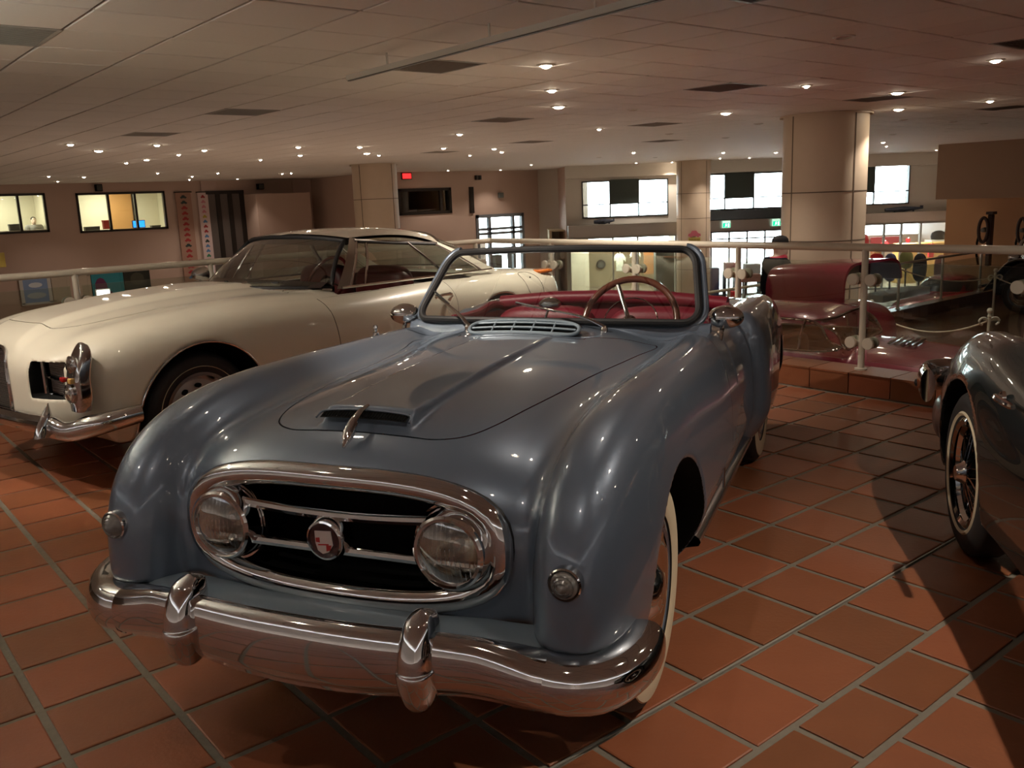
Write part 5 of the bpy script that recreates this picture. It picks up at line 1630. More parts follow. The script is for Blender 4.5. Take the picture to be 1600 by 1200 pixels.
ring_mat = mat('lamp_ring_metal', (.55, .48, .40), .35, .8)
socket_mat = mat('lamp_socket', (.10, .08, .07), .6)
lamp_me = {}
def lamp_meshes(cls):
    if cls not in lamp_me:
        r = (.030, .042, .062)[cls]
        a = MB().lathe([(r + .035, .0), (r + .034, -.006), (r + .012, -.012), (r + .006, .0), (r + .003, .02)], 24).mesh('trim_ring', True)
        b = MB().lathe([(r, -.008), (r * .8, -.02), (r * .4, -.028), (0, -.030)], 20).mesh('bulb', True)
        c = MB().lathe([(r + .004, .0), (r * .7, .03), (0, .035)], 20).mesh('socket', True)
        a.materials.append(ring_mat); b.materials.append(bulb_mat); c.materials.append(socket_mat)
        lamp_me[cls] = (a, b, c)
    return lamp_me[cls]
spot = {}
def lamp(x, y, cls, lit, label, power=1.0, aim=None, cone=110):
    t = thing('ceiling_spotlight', label, 'spotlight', (x, y, CEIL_Z - .001), 0, 'recessed ceiling spotlights')
    a, b, c = lamp_meshes(cls)
    new_obj('trim_ring', a, None, t)
    if lit:
        bo_ = new_obj('bulb', b, None, t)
        if power < .3:
            bo_.material_slots[0].link = 'OBJECT'; bo_.material_slots[0].material = dim_bulb
    new_obj('socket', c, None, t)
    if lit:
        ld = bpy.data.lights.new('spot', 'SPOT')
        ld.energy = LAMP_W * power; ld.color = WARM; ld.spot_size = radians(cone); ld.spot_blend = .6; ld.shadow_soft_size = .016
        lo = bpy.data.objects.new('spot_light', ld); COL.objects.link(lo); lo.parent = t; lo.location = (0, 0, -.045)
        if aim is not None:
            d = Vector((aim[0] - x, aim[1] - y, aim[2] - CEIL_Z)); lo.rotation_euler = d.to_track_quat('-Z', 'Y').to_euler()
    return t
SPECIAL = {(154, 235): 'brightest glaring ceiling spotlight at the far left', (573, 239): 'glaring ceiling spotlight just above the far left column', (853, 101): 'nearest ceiling spotlight in the middle, highest of three in a line',
           (862, 140): 'middle one of three ceiling spotlights in a line', (873, 166): 'brightest and lowest of three middle ceiling spotlights in a line', (1134, 176): 'glaring ceiling spotlight left of the big column',
           (1260, 133): 'small dim ceiling spotlight above the big column', (1402, 144): 'upper of two glaring ceiling spotlights right of the big column', (1404, 170): 'lower of two glaring ceiling spotlights right of the big column',
           (1556, 93): 'highest ceiling spotlight near the right edge', (1547, 157): 'lower ceiling spotlight near the right edge', (718, 209): 'single ceiling spotlight between the middle vents', (936, 201): 'dim single ceiling spotlight above the roadster windscreen',
           (990, 238): 'ceiling spotlight over the first clerestory window', (1212, 238): 'ceiling spotlight just left of the big column top', (1463, 234): 'tiny ceiling spotlight at the corner of the brown bulkhead',
           (245, 226): 'ceiling spotlight over the wide office window', (319, 234): 'ceiling spotlight right of the wide office window', (110, 225): 'ceiling spotlight just left of the brightest one'}
ORD = ['first', 'second', 'third', 'fourth', 'fifth', 'sixth', 'seventh', 'eighth', 'ninth', 'tenth', 'eleventh', 'twelfth', 'thirteenth', 'fourteenth']
zone_n = {}
def numbered(base):
    zone_n[base] = zone_n.get(base, -1) + 1
    return base % ORD[zone_n[base]]
def zone(px_):
    return ('%s from the left of the small ceiling spotlights above the offices' if px_ < 400 else '%s from the left of the small ceiling spotlights around the far column' if px_ < 640 else
            '%s from the left of the small ceiling spotlights before the far glass door' if px_ < 850 else '%s from the left of the small ceiling spotlights over the glazed front' if px_ < 1230 else '%s from the left of the small far spotlights right of the big column')
for px_, py_, cls in sorted(LAMPS):
    p = atz(px_, py_, CEIL_Z)
    pw = (.7, 1.0, 1.5)[cls]
    if py_ > 200: pw *= 2.6 if px_ > 850 else 1.4
    elif px_ == 853: pw *= 3.0
    elif px_ == 1556: pw *= 1.6
    elif px_ < 1300: pw *= .8
    lamp(p[0], p[1], cls, True, SPECIAL.get((px_, py_)) or numbered(zone(px_)), pw)
for px_, py_ in sorted(UNLIT):
    p = atz(px_, py_, CEIL_Z); lamp(p[0], p[1], 1, False, numbered('%s from the left of the unlit dark ceiling spotlights'))
for x, y, pw, *more in HIDDEN:
    q = proj([(x, y, CEIL_Z)])[0]
    if q[2] > 0 and -20 < q[0] < 1620 and -20 < q[1] < 400: continue
    lamp(x, y, 1, True, 'lit ceiling spotlight overhead outside the view', pw, *more)

# ---- hanging cable track
q0 = atz(545, 122, CEIL_Z - .10); q1 = atz(1020, -4, CEIL_Z - .10)
dv = (q1 - q0) / np.linalg.norm(q1 - q0); nv = np.array([-dv[1], dv[0], 0])
tr = thing('ceiling_track', 'long pale metal track hung under the ceiling on short rods', 'track', tuple(q0))
LT = np.linalg.norm(q1 - q0) + 1.5
trk = mat('track_grey', (.70, .68, .62), .4)
MB().obox(dv * LT / 2, dv * LT / 2, nv * .022, (0, 0, .018)).build('profile', trk, tr)
MB().obox(dv * LT / 2 + np.array([0, 0, -.020]), dv * LT / 2, nv * .012, (0, 0, .004)).build('groove', mat('track_dark', (.16, .15, .14), .5), tr)
for px_, py_ in ((605, 100), (765, 62), (930, 20)):
    p = on_plane(px_, py_, q0, nv); s_ = float((p - q0) @ dv)
    MB().tube([tuple(dv * s_ + np.array([0, 0, .018])), tuple(dv * s_ + np.array([0, 0, .10]))], .007, 8).build('hanger_rod', trk, tr)

# ---- unseen uplight trough above the left aisle, added to brighten the ceiling
def added_uplight(x, y, rz, label, power):
    t = thing('added_uplight_trough', label, 'lamp', (x, y, CEIL_Z - .45), rz)
    MB().box((-.75, -.09, -.05), (.75, .09, -.03)).box((-.75, -.10, -.05), (.75, -.085, .03)).box((-.75, .085, -.05), (.75, .10, .03)).build('housing', mat('white_plastic', (.7, .7, .68), .4), t)
    MB().tube([(-.72, 0, .01), (.72, 0, .01)], .018, 12).build('tube', mat('added_uplight_tube', (1, 1, 1), .5, emit=(.98, 1.0, .86), estr=power), t, True)
    for sx in (-1, 1):
        MB().tube([(sx * .5, 0, -.02), (sx * .5, 0, .45)], .006, 6).build('hanger_rod', trk, t)
added_uplight(-.5, 4.7, radians(80), 'unseen white uplight trough added above the left aisle to brighten the ceiling', 150)
# ================================================================== people
def capsule(x, y, z, a, b, ra, rb):
    a, b = np.array(a, float), np.array(b, float); d = b - a; L2 = d @ d
    t = np.clip(((x - a[0]) * d[0] + (y - a[1]) * d[1] + (z - a[2]) * d[2]) / L2, 0, 1)
    return np.sqrt((x - a[0] - t * d[0]) ** 2 + (y - a[1] - t * d[1]) ** 2 + (z - a[2] - t * d[2]) ** 2) - (ra + (rb - ra) * t)
def person(label, loc, rotz, H, coat, trousers, cap=None, scarf=None, hair=None, lean=0.0, arm=.0, skin=(.62, .47, .38), seated=False):
    """figure facing +y; one continuous body with clothing shells as parts"""
    root = thing('person', label, 'person', loc, rotz)
    k = H / 1.80
    hip, kn, an = .92, .50, .08
    sh = np.array([0, lean * .5, 1.45]); hd = np.array([0, lean * .5 + .05, 1.66])
    def limbs(x, y, z, g=0.0):
        F = capsule(x, y, z, (0, 0, .96), (0, lean * .25, 1.18), .145, .150)
        F = smin(F, capsule(x, y, z, (0, lean * .25, 1.18), (0, lean * .5, 1.38), .150, .155), .08)
        for s in (-1, 1):
            F = smin(F, capsule(x, y, z, (0, lean * .5, 1.43), (s * .19, lean * .5, 1.43), .085, .068), .05)
            el = (s * .27, lean * .5 + arm * .12, 1.15); wr = (s * .25, lean * .5 + .10 + arm * .32, .94 + arm * .22)
            F = smin(F, capsule(x, y, z, (s * .20, lean * .5, 1.42), el, .062, .048), .04)
            F = smin(F, capsule(x, y, z, el, wr, .047, .034), .03)
            knee = (s * .11, .02, kn); 
            F = smin(F, capsule(x, y, z, (s * .10, 0, .95), knee, .105, .068), .05)
            F = smin(F, capsule(x, y, z, knee, (s * .11, -.02, an), .066, .045), .03)
        return F
    def body(x, y, z):
        x, y, z = x / k, y / k, z / k
        F = limbs(x, y, z)
        F = smin(F, capsule(x, y, z, sh, hd + np.array([0, -.02, -.06]), .060, .056), .04)
        head = sel((x, .076, 2.2), (y - hd[1], .096, 2.2), (z - hd[2], .118, 2.2))
        head = smin(head, sel((x, .058, 2.2), (y - hd[1] - .03, .07, 2.2), (z - hd[2] + .075, .06, 2.2)), .03)
        head = smin(head, capsule(x, y, z, hd + np.array([0, .088, .02]), hd + np.array([0, .108, -.022]), .010, .016), .02)
        for s in (-1, 1):
            head = smin(head, capsule(x, y, z, hd + np.array([s * .077, -.005, .015]), hd + np.array([s * .080, -.005, -.03]), .014, .010), .012)
            head = smax(head, -(capsule(x, y, z, hd + np.array([s * .032, .098, .012]), hd + np.array([s * .040, .096, .012]), .013, .013)), .02)
        F = smin(F, head, .03)
        for s in (-1, 1):
            wr = np.array([s * .25, lean * .5 + .10 + arm * .32, .94 + arm * .22]); hn = wr + np.array([-s * .01, .055, -.06])
            F = smin(F, capsule(x, y, z, wr, hn, .030, .036), .02)
            for j in range(4):
                b0 = hn + np.array([s * (.024 - .016 * j), .014, -.016]); b1 = b0 + np.array([-s * .004, .028, -.036]); b2 = b1 + np.array([-s * .004, .006, -.026 + .003 * abs(j - 1.5)])
                F = smin(F, np.minimum(capsule(x, y, z, b0, b1, .0095, .009), capsule(x, y, z, b1, b2, .009, .0075)), .006)
            F = smin(F, capsule(x, y, z, hn + np.array([-s * .03, .0, .01]), hn + np.array([-s * .045, .04, -.03]), .012, .009), .01)
            F = smin(F, capsule(x, y, z, (s * .11, -.05, .045), (s * .12, .16, .035), .048, .036), .03)
        return F * k
    b = k * 2.0
    V, T = mesh_sdf(body, (-.5, -.45, -.02), (.5, .75 + lean, b), .011)
    tri_obj('body', V, T, mat('skin_%.2f' % skin[0], skin, .5), root)
    def shell(name, off, zlo, zhi, m_, extra=None):
        F = lambda x, y, z: np.maximum(np.maximum(limbs(x / k, y / k, z / k) * k - off * k, zlo * k - z), z - zhi * k)
        V, T = mesh_sdf(F, (-.5, -.45, -.02), (.5, .75 + lean, b), .013)
        tri_obj(name, V, T, m_, root)
    shell('trousers', .016, .10, 1.02, trousers)
    shell('jacket', .028, .93 - (.0), 1.52, coat)
    for s in (-1, 1):
        c_ = cushion((s * .115 * k, .055 * k, .045 * k), (.052 * k, .145 * k, .048 * k), 2.8).build('shoe', flat_black, root, True)
    hz = hd * k
    if scarf: MB().tube([(.075 * k * cos(a), hz[1] - .03 * k + .075 * k * sin(a), (1.50 + .015 * sin(a)) * k) for a in np.linspace(0, 2 * pi, 25)[:-1]], .048 * k, 10, closed=True).build('scarf', scarf, root, True)
    if cap:
        c_ = MB().lathe([(.093 * k, -.005), (.100 * k, .02 * k), (.095 * k, .06 * k), (.07 * k, .09 * k), (.03 * k, .105 * k), (0, .108 * k)], 28, origin=hz + np.array([0, -.005, .035 * k]), frame=((.92, 0, 0), (0, 1.12, 0), (0, 0, 1))).build('cap', cap, root, True)
        MB().prism([(.085 * k * cos(a), .085 * k + .075 * k * sin(a)) for a in np.linspace(0, pi, 14)], -.004, .006, origin=hz + np.array([0, .01, .03 * k])).build('cap_brim', cap, c_)
    if hair:
        MB().lathe([(.088 * k, -.03 * k), (.092 * k, .02 * k), (.085 * k, .07 * k), (.05 * k, .105 * k), (0, .115 * k)], 24, origin=hz + np.array([0, -.022, .02 * k]), frame=((.92, 0, 0), (0, 1.05, 0), (0, 0, 1))).build('hair', hair, root, True)
    return root
navy = mat('dark_navy_cloth', (.004, .005, .009), .9, spec=.1)
p = np.array([10.6, 7.22])
person('person in dark jacket, red scarf and black cap beside the raised burgundy deck', (p[0], p[1], LOW_Z), atan2(-sin(YAW), cos(YAW)) - pi / 2 + radians(8), 1.90, navy, navy,
       cap=mat('black_cap', (.008, .008, .010), .7), scarf=mat('red_scarf', (.42, .02, .05), .6), lean=.0, arm=.9)

# ================================================================== left wall: offices, banners, shutters
office_wall = mat('office_wall', (.66, .62, .50), .7)
def window(name, pl, rect, mull_px, th=.07, gl=None, frame_m=None, trans_px=()):
    a0, z0, a1, z1 = rect
    root = struct(bpy.data.objects.new(name, None)); COL.objects.link(root)
    fm = frame_m or dark_metal
    for q in ((a0, z0, a1, z0 + th), (a0, z1 - th, a1, z1), (a0, z0, a0 + th, z1), (a1 - th, z0, a1, z1)):
        pl.box(MB(), *q, -.04, .10).build('window_frame', fm, root)
    xs = [a0] + [pl.px(m_, 330)[0] for m_ in mull_px] + [a1]
    for x in xs[1:-1]: pl.box(MB(), x - th * .5, z0, x + th * .5, z1, -.03, .09).build('mullion', fm, root)
    zs = [z0] + sorted(trans_px) + [z1]
    for z in zs[1:-1]: pl.box(MB(), a0, z - th * .4, a1, z + th * .4, -.03, .09).build('transom', fm, root)
    for x0, x1 in zip(xs[:-1], xs[1:]):
        for za, zb in zip(zs[:-1], zs[1:]):
            pl.box(MB(), x0 + .02, za + .02, x1 - .02, zb - .02, .02, .03).build('pane', gl or rail_glass, root)
    return root
def office(rect, depth, power):
    a0, z0, a1, z1 = rect; g = .6
    mb = MB()
    LW.box(mb, a0 - g, z0 - .9, a1 + g, z1 + .3, depth, depth + .1)
    LW.box(mb, a0 - g, z0 - 1.0, a1 + g, z0 - .9, .25, depth); LW.box(mb, a0 - g, z1 + .3, a1 + g, z1 + .4, .25, depth)
    LW.box(mb, a0 - g - .1, z0 - 1, a0 - g, z1 + .4, .25, depth); LW.box(mb, a1 + g, z0 - 1, a1 + g + .1, z1 + .4, .25, depth)
    struct(mb.build('wall_office', office_wall))
    t = thing('ceiling_panel_light', 'square ceiling light panel inside the ' + ('wide' if a0 > wl_1[0] + .1 else 'left edge') + ' office', 'lamp', tuple(LW.P((a0 + a1) / 2, depth / 2, z1 + .28)))
    MB().box((-.3, -.3, -.02), (.3, .3, .02)).build('housing', mat('white_plastic', (.7, .7, .68), .4), t)
    MB().box((-.27, -.27, -.028), (.27, .27, -.02)).build('diffuser', mat('office_diffuser', (1, 1, 1), .5, emit=(1, .93, .74), estr=6), t)
    ld = bpy.data.lights.new('panel', 'AREA'); ld.size = .5; ld.energy = power; ld.color = (1, .92, .72)
    lo = bpy.data.objects.new('panel_light', ld); COL.objects.link(lo); lo.parent = t; lo.location = (0, 0, -.04)
office(wl_1, 2.6, 60); office(wl_2, 2.6, 70)
window('window_1', LW, wl_1, (30,)); window('window_2', LW, wl_2, (171, 213))
def lbox(name, label, cat, pl, px_, d, th, m_, group=None, bevel=0):
    """simple boxy fitting from its photo rectangle on a wall plane"""
    a0, z0, a1, z1 = pl.rect(*px_, d)
    c = pl.P((a0 + a1) / 2, d, z0)
    z0 = max(z0, HALL_Z); c = pl.P((a0 + a1) / 2, d, z0)
    mb = MB().obox((0, 0, (z1 - z0) / 2), pl.ex * (a1 - a0) / 2, pl.nb * th / 2, (0, 0, (z1 - z0) / 2))
    o = mb.build(name, m_, None, bevel=bevel, loc=tuple(c))
    return tag(o, label, cat, group)
# things inside the offices
def monitor(px_, d, label):
    a0, z0, a1, z1 = LW.rect(*px_, d); c = LW.P((a0 + a1) / 2, d, z0); w, h = (a1 - a0) / 2, (z1 - z0) / 2
    t = thing('monitor', label, 'monitor', tuple(c))
    MB().box((-w - .02, 0, -.02), (w + .02, .04, 2 * h + .02)).build('housing', flat_black, t)
    MB().box((-w, -.006, 0), (w, .0, 2 * h)).build('screen', mat('blue_screen', (.0, .1, .6), .3, emit=(.02, .22, 1.0), estr=2.2), t)
    MB().box((-.03, .0, -.16), (.03, .04, 0)).build('stand', flat_black, t); MB().box((-.14, -.08, -.16), (.14, .1, -.14)).build('foot', flat_black, t)
monitor((208, 345, 226, 355), .9, 'glowing blue computer screen in the wide office window')
t_ = thing('office_desk', 'long office counter behind the wide window', 'desk', tuple(LW.P((wl_2[0] + wl_2[2]) / 2, .9, wl_2[1] - .9)))
wd_ = (wl_2[2] - wl_2[0]) / 2
MB().box((-wd_, -.3, .82), (wd_, .3, .87)).build('top', mat('desk_grey', (.35, .32, .28), .4), t_)
for sx in (-1, 1): MB().box((sx * wd_ - .03, -.28, 0), (sx * wd_ + .03, .28, .82)).build('leg', dark_metal, t_)
def carton(px_, d, m_, label):
    a0, z0, a1, z1 = LW.rect(*px_, d); c = LW.P((a0 + a1) / 2, d, z0); w, h = (a1 - a0) / 2, z1 - z0
    t = thing('box', label, 'box', tuple(c)); MB().box((-w, -.1, 0), (w, .1, h * .8)).build('carton', m_, t, bevel=.006); MB().box((-w - .01, -.11, h * .8), (w + .01, .11, h)).build('lid', m_, t, bevel=.006)
carton((161, 344, 170, 358), .9, mat('red_card', (.42, .05, .04), .6), 'red box on the counter in the wide office window')
carton((132, 354, 155, 360), .9, mat('dark_card', (.08, .08, .07), .6), 'low dark box at the left of the wide office window')
carton((236, 352, 250, 359), .9, mat('dark_card'), 'low dark box at the right of the wide office window')
carton((14, 350, 34, 362), .7, mat('grey_card', (.16, .17, .16), .6), 'dark grey box in the left edge office window')
a0, z0, a1, z1 = LW.rect(173, 303, 208, 372, 2.5)
dr = struct(bpy.data.objects.new('door_1', None)); COL.objects.link(dr)
LW.box(MB(), a0, z0 - .3, a1, z1, 2.50, 2.56).build('door_leaf', mat('oak_door', (.42, .22, .08), .45, noise=.1, nscale=4), dr)
LW.box(MB(), a1, z0 - .3, a1 + .08, z1 + .05, 2.46, 2.58).build('door_frame', dark_metal, dr)
pp = LW.P(LW.px(52, 345, 1.5)[0], 1.5, 0)
person('person with dark hair seen inside the left edge office window', (pp[0], pp[1], LW.px(52, 345, 1.5)[1] - 1.58), pi, 1.72, mat('grey_shirt', (.25, .24, .22), .8), navy, hair=mat('dark_hair', (.015, .012, .010), .6), arm=.6)
lbox('counter', 'low grey counter in the left edge office window', 'counter', LW, (-60, 361, 74, 380), .75, .5, mat('desk_grey'))

# banners with rows of car silhouettes
def car_shape(w, h):
    return [(-w, .12 * h), (-w * .95, .5 * h), (-w * .62, .58 * h), (-w * .38, h), (w * .30, h), (w * .58, .60 * h), (w * .95, .48 * h), (w, .12 * h), (w * .74, .12 * h), (w * .66, -.06 * h), (w * .44, -.06 * h), (w * .36, .12 * h),
            (-w * .36, .12 * h), (-w * .44, -.06 * h), (-w * .66, -.06 * h), (-w * .74, .12 * h)]
def banner(px_, m_, label, cols, d=-.10):
    a0, z0, a1, z1 = LW.rect(*px_, d)
    t = thing('banner', label, 'banner', tuple(LW.P((a0 + a1) / 2, d, z0)))
    w, h = (a1 - a0) / 2, z1 - z0
    MB().box((-w, -.01, 0), (w, .01, h)).build('cloth', m_, t)
    MB().tube([(-w - .04, 0, h), (w + .04, 0, h)], .02, 8).build('rod', dark_metal, t, True)
    n = len(cols); pitch = h * .96 / n
    for i, c in enumerate(cols):
        MB().prism(car_shape(w * .42, pitch * .62), .011, .014, ((1, 0, 0), (0, 0, 1), (0, -1, 0)), (0, 0, h * .98 - pitch * (i + .85))).build('printed_car', c, t)
R_ = mat('print_red', (.36, .035, .035), .7); K_ = mat('print_dark', (.035, .05, .045), .7); G_ = mat('print_green', (.05, .22, .12), .7); B_2 = mat('print_blue', (.10, .22, .42), .7); P_k = mat('print_pink', (.60, .22, .26), .7); Yl = mat('print_yellow', (.5, .38, .05), .7)
banner((281, 300, 305, 440), mat('banner_tan', (.40, .23, .17), .8), 'narrow brown hanging banner printed with a column of red cars', [K_, K_, R_, R_, R_, R_, R_, R_, R_, K_, R_, R_, R_, R_, R_, B_2])
banner((315, 300, 331, 436), mat('banner_pale', (.66, .50, .48), .8), 'narrow pale hanging banner printed with small multicoloured cars', [R_, P_k, P_k, P_k, Yl, B_2, R_, R_, B_2, K_, B_2, B_2, G_, P_k, P_k, R_, P_k])
# shutters
a0, z0, a1, z1 = LW.rect(330, 303, 386, 460)
sh_ = struct(bpy.data.objects.new('door_2', None)); COL.objects.link(sh_)
for k in range(3):
    x0 = a0 + (a1 - a0) * k / 3; x1 = a0 + (a1 - a0) * (k + 1) / 3
    LW.box(MB(), x0, HALL_Z, x1 - .10, z1, -.10, -.04).build('shutter_panel', mat('shutter_grey', (.12, .095, .085), .6), sh_)
    LW.box(MB(), x1 - .16, HALL_Z, x1, z1, -.14, -.02).build('shutter_post', dark_metal, sh_)
LW.box(MB(), a0 - .05, z1, a1 + .02, z1 + .12, -.12, -.02).build('shutter_head', dark_metal, sh_)
a0, z0, a1, z1 = LW.rect(386, 303, 468, 460)
struct(LW.box(MB(), a0, HALL_Z, a1, z1, -1.2, -.02).build('wall_panel', wall_tan))
a0, z0, a1, z1 = LW.rect(464, 300, 545, 460)
struct(LW.box(MB(), a0, HALL_Z, a1 + .2, CEIL_Z, -.03, -.01).build('wall_recess', mat('rosy_wall', (.60, .44, .38), .7)))
a0, z0, a1, z1 = LW.rect(313, 284, 337, 300)
struct(LW.box(MB(), a0, HALL_Z, a1, CEIL_Z, -.06, -.01).build('trim_5', mat('rosy_wall')))
t_ = LW.rect(537, 344, 558, 355, -1.0); c = LW.P((t_[0] + t_[2]) / 2, -1.0, t_[1])
lb = thing('light_box', 'small white glowing light box beside the far left column', 'sign', tuple(c))
w, h = (t_[2] - t_[0]) / 2, t_[3] - t_[1]
MB().box((-w - .25, .02, -.05), (w + .03, .2, h + .06)).build('housing', dark_metal, lb)
MB().box((-w, 0, 0), (w, .02, h)).build('panel', mat('glow_white', (1, 1, 1), .5, emit=(1, .95, .92), estr=2.5), lb)
MB().tube([(-w - .15, .12, HALL_Z - c[2]), (-w - .15, .12, 0)], .05, 10).build('stand', dark_metal, lb, True)
def speaker(px_, pl, label, d=-.2):
    a0, z0, a1, z1 = pl.rect(*px_, d); c = pl.P((a0 + a1) / 2, d, z0); w, h = (a1 - a0) / 2, z1 - z0
    t = thing('loudspeaker', label, 'loudspeaker', tuple(c))
    MB().box((-w, -.1, 0), (w, .1, h)).build('cabinet', flat_black, t, bevel=.01); MB().box((-w * .8, -.11, h * .1), (w * .8, -.1, h * .9)).build('grille', mat('dark_card'), t); MB().box((-.02, .1, h * .4), (.02, .19, h * .6)).build('bracket', dark_metal, t)
speaker((149, 288, 159, 299), LW, 'small black loudspeaker above the wide office window'); speaker((402, 287, 411, 296), LW, 'small black loudspeaker above the shutters')

# lower part of the left wall
def poster(px_, pl, label, base, frame_m, blobs, d=-.06):
    a0, z0, a1, z1 = pl.rect(*px_, d); c = pl.P((a0 + a1) / 2, d, z0); w, h = (a1 - a0) / 2, z1 - z0
    t = thing('poster', label, 'poster', tuple(c)); t.rotation_euler = (0, 0, atan2(pl.ex[1], pl.ex[0]))
    MB().box((-w, -.02, 0), (w, .02, h)).build('sheet', base, t)
    for q in ((-w - .06, -.04, w + .06, .03), (-w - .06, h - .03, w + .06, h + .04)): MB().box((q[0], -.03, q[1]), (q[2], .03, q[3])).build('frame_bar', frame_m, t)
    for sx in (-1, 1): MB().box((sx * w - .05, -.03, 0), (sx * w + .05, .03, h)).build('frame_bar', frame_m, t)
    for (bx, bz, bw, bh, m_) in blobs: MB().prism([(w * (bx + bw * cos(a)), h * (bz + bh * sin(a))) for a in np.linspace(0, 2 * pi, 13)[:-1]], .021, .026, ((1, 0, 0), (0, 0, 1), (0, -1, 0))).build('print', m_, t)
wfr = mat('white_frame', (.6, .58, .54), .5)
poster((34, 433, 78, 474), LW, 'pale blue framed poster low on the far left wall', mat('poster_blue', (.24, .34, .55), .5), wfr, [(0, .3, .7, .12, mat('poster_pale', (.45, .50, .55), .5)), (.0, .7, .5, .1, mat('poster_white', (.7, .75, .8), .5))])
poster((84, 431, 108, 470), LW, 'plain beige panel beside the blue poster', mat('poster_beige', (.50, .42, .32), .6), mat('poster_beige'), [])
poster((124, 430, 140, 466), LW, 'narrow beige panel left of the teal banner', mat('poster_beige'), mat('poster_beige'), [])
poster((146, 425, 191, 464), LW, 'teal and purple poster low on the left wall', mat('poster_teal', (.03, .26, .32), .5), mat('poster_teal'), [(-.5, .35, .45, .45, mat('poster_purple', (.14, .03, .10), .5)), (-.3, .1, .6, .2, mat('poster_purple'))])
poster((196, 421, 232, 450), LW, 'dark framed picture low on the left wall', mat('poster_black', (.02, .022, .015), .5), mat('poster_black'), [(0, .5, .6, .35, mat('poster_olive', (.06, .06, .04), .5))])
t_ = LW.rect(152, 453, 172, 468, -2.0); c = LW.P((t_[0] + t_[2]) / 2, -2.0, HALL_Z); w, h = (t_[2] - t_[0]) / 2, t_[3] - t_[1]
sg = thing('light_box', 'bright white square light box standing before the teal poster', 'sign', tuple(c))
MB().box((-w, 0, t_[1] - HALL_Z), (w, .02, t_[3] - HALL_Z)).build('panel', mat('glow_white'), sg); MB().box((-w - .03, .02, t_[1] - HALL_Z - .03), (w + .03, .12, t_[3] - HALL_Z + .03)).build('housing', wfr, sg)
MB().tube([(0, .07, 0), (0, .07, t_[1] - HALL_Z)], .04, 8).build('stand', wfr, sg)

# ================================================================== middle wall
t_ = MW.rect(629, 271, 642, 279, -.05); c = MW.P((t_[0] + t_[2]) / 2, -.05, t_[1]); w, h = (t_[2] - t_[0]) / 2, t_[3] - t_[1]
ex_s = thing('exit_sign', 'small red glowing sign above the dark window', 'sign', tuple(c))
MB().box((-w - .03, 0, -.03), (w + .03, .05, h + .03)).build('housing', dark_metal, ex_s); MB().box((-w, -.01, 0), (w, 0, h)).build('panel', mat('glow_red', (.6, 0, 0), .5, emit=(1, .02, .02), estr=1.6), ex_s)
window('window_3', MW, mwin, (690,), .10)
mb = MB(); a0, z0, a1, z1 = mwin
MW.box(mb, a0 - .5, z0 - .5, a1 + .5, z1 + .5, 3, 3.1); MW.box(mb, a0 - .6, z0 - .6, a0 - .5, z1 + .6, .25, 3); MW.box(mb, a1 + .5, z0 - .6, a1 + .6, z1 + .6, .25, 3); MW.box(mb, a0 - .5, z0 - .6, a1 + .5, z0 - .5, .25, 3); MW.box(mb, a0 - .5, z1 + .5, a1 + .5, z1 + .6, .25, 3)
struct(mb.build('wall_dark_room', mat('dark_room', (.03, .035, .035), .6)))
lbox('wall_vent', 'tall dark slot vent beside the dark window', 'vent', MW, (734, 292, 740, 333), -.03, .06, dark_metal)
lbox('wall_box', 'small grey box on the wall above the far glass door', 'box', MW, (779, 301, 786, 309), -.06, .1, mat('grey_card'), None, .01)
for x0 in (743, 748): lbox('wall_speaker', 'pair of tiny dark wall boxes under the ceiling by the slot vent', 'loudspeaker', MW, (x0, 274, x0 + 3, 281), -.08, .12, dark_metal, 'tiny wall boxes', .01)
zt = [MW.px(780, y)[1] for y in (357, 364, 392)]
window('window_4', MW, mdoor, (764, 801), .12, frame_m=mat('grey_frame', (.20, .21, .23), .4), trans_px=zt)
for k, (x0, y0, x1, y1) in enumerate(((772, 398, 782, 420), (797, 395, 800, 425), (748, 380, 757, 420))):
    lbox('display_stand', ('squat dark display stand behind the far glass door', 'thin dark display stand behind the far glass door', 'pale display stand at the left of the far glass door')[k], 'stand', MW, (x0, y0, x1, y1 + 30), 1.2 + .4 * k, .3, (flat_black, flat_black, wfr)[k], None, .02)

# ================================================================== glazed front
blind = mat('dark_blind', (.055, .075, .070), .7)
for n_, (c_, mpx, dark) in enumerate(((c1, (953.5, 998), (953.5, 998)), (c2, (1132.5, 1177), (1132.5, 1177)), (c3, (1364,), (1330, 1364)))):
    zt_ = FW.px(sum(mpx) / len(mpx), (318, 309, 300)[n_])[1]
    w_ = window('window_%d' % (5 + n_), FW, c_, mpx, .045, frame_m=mat('slate_beam', (.07, .08, .09), .4), trans_px=(zt_,))
    FW.box(MB(), FW.px(dark[0], 300)[0], zt_, FW.px(dark[1], 300)[0], c_[3] + .02, -.06, .0).build('roller_blind', blind, w_)
# white beams, sills and steel soffits
bt0 = FW.px(980, 262)[1]; bt1 = FW.px(980, 276)[1]
struct(FW.box(MB(), sL, bt1, sR, CEIL_Z, -.35, 0).build('trim_6', wall_white))
for k, (x0, x1, y0, y1) in enumerate(((888, 1060, 350, 368.5), (1106, 1228, 343, 359.5), (1345, 1508, 331, 346.5))):
    q = FW.rect(x0, y0, x1, y1, -.5)
    struct(FW.box(MB(), q[0], q[1], q[2], q[3], -.5, 0).build('trim_%d' % (7 + k), steel))
q = FW.rect(1108, 328, 1226, 342, -.4); struct(FW.box(MB(), q[0], q[1], q[2], q[3], -.3, 0).build('trim_10', mat('slate_beam', (.07, .08, .09), .4)))
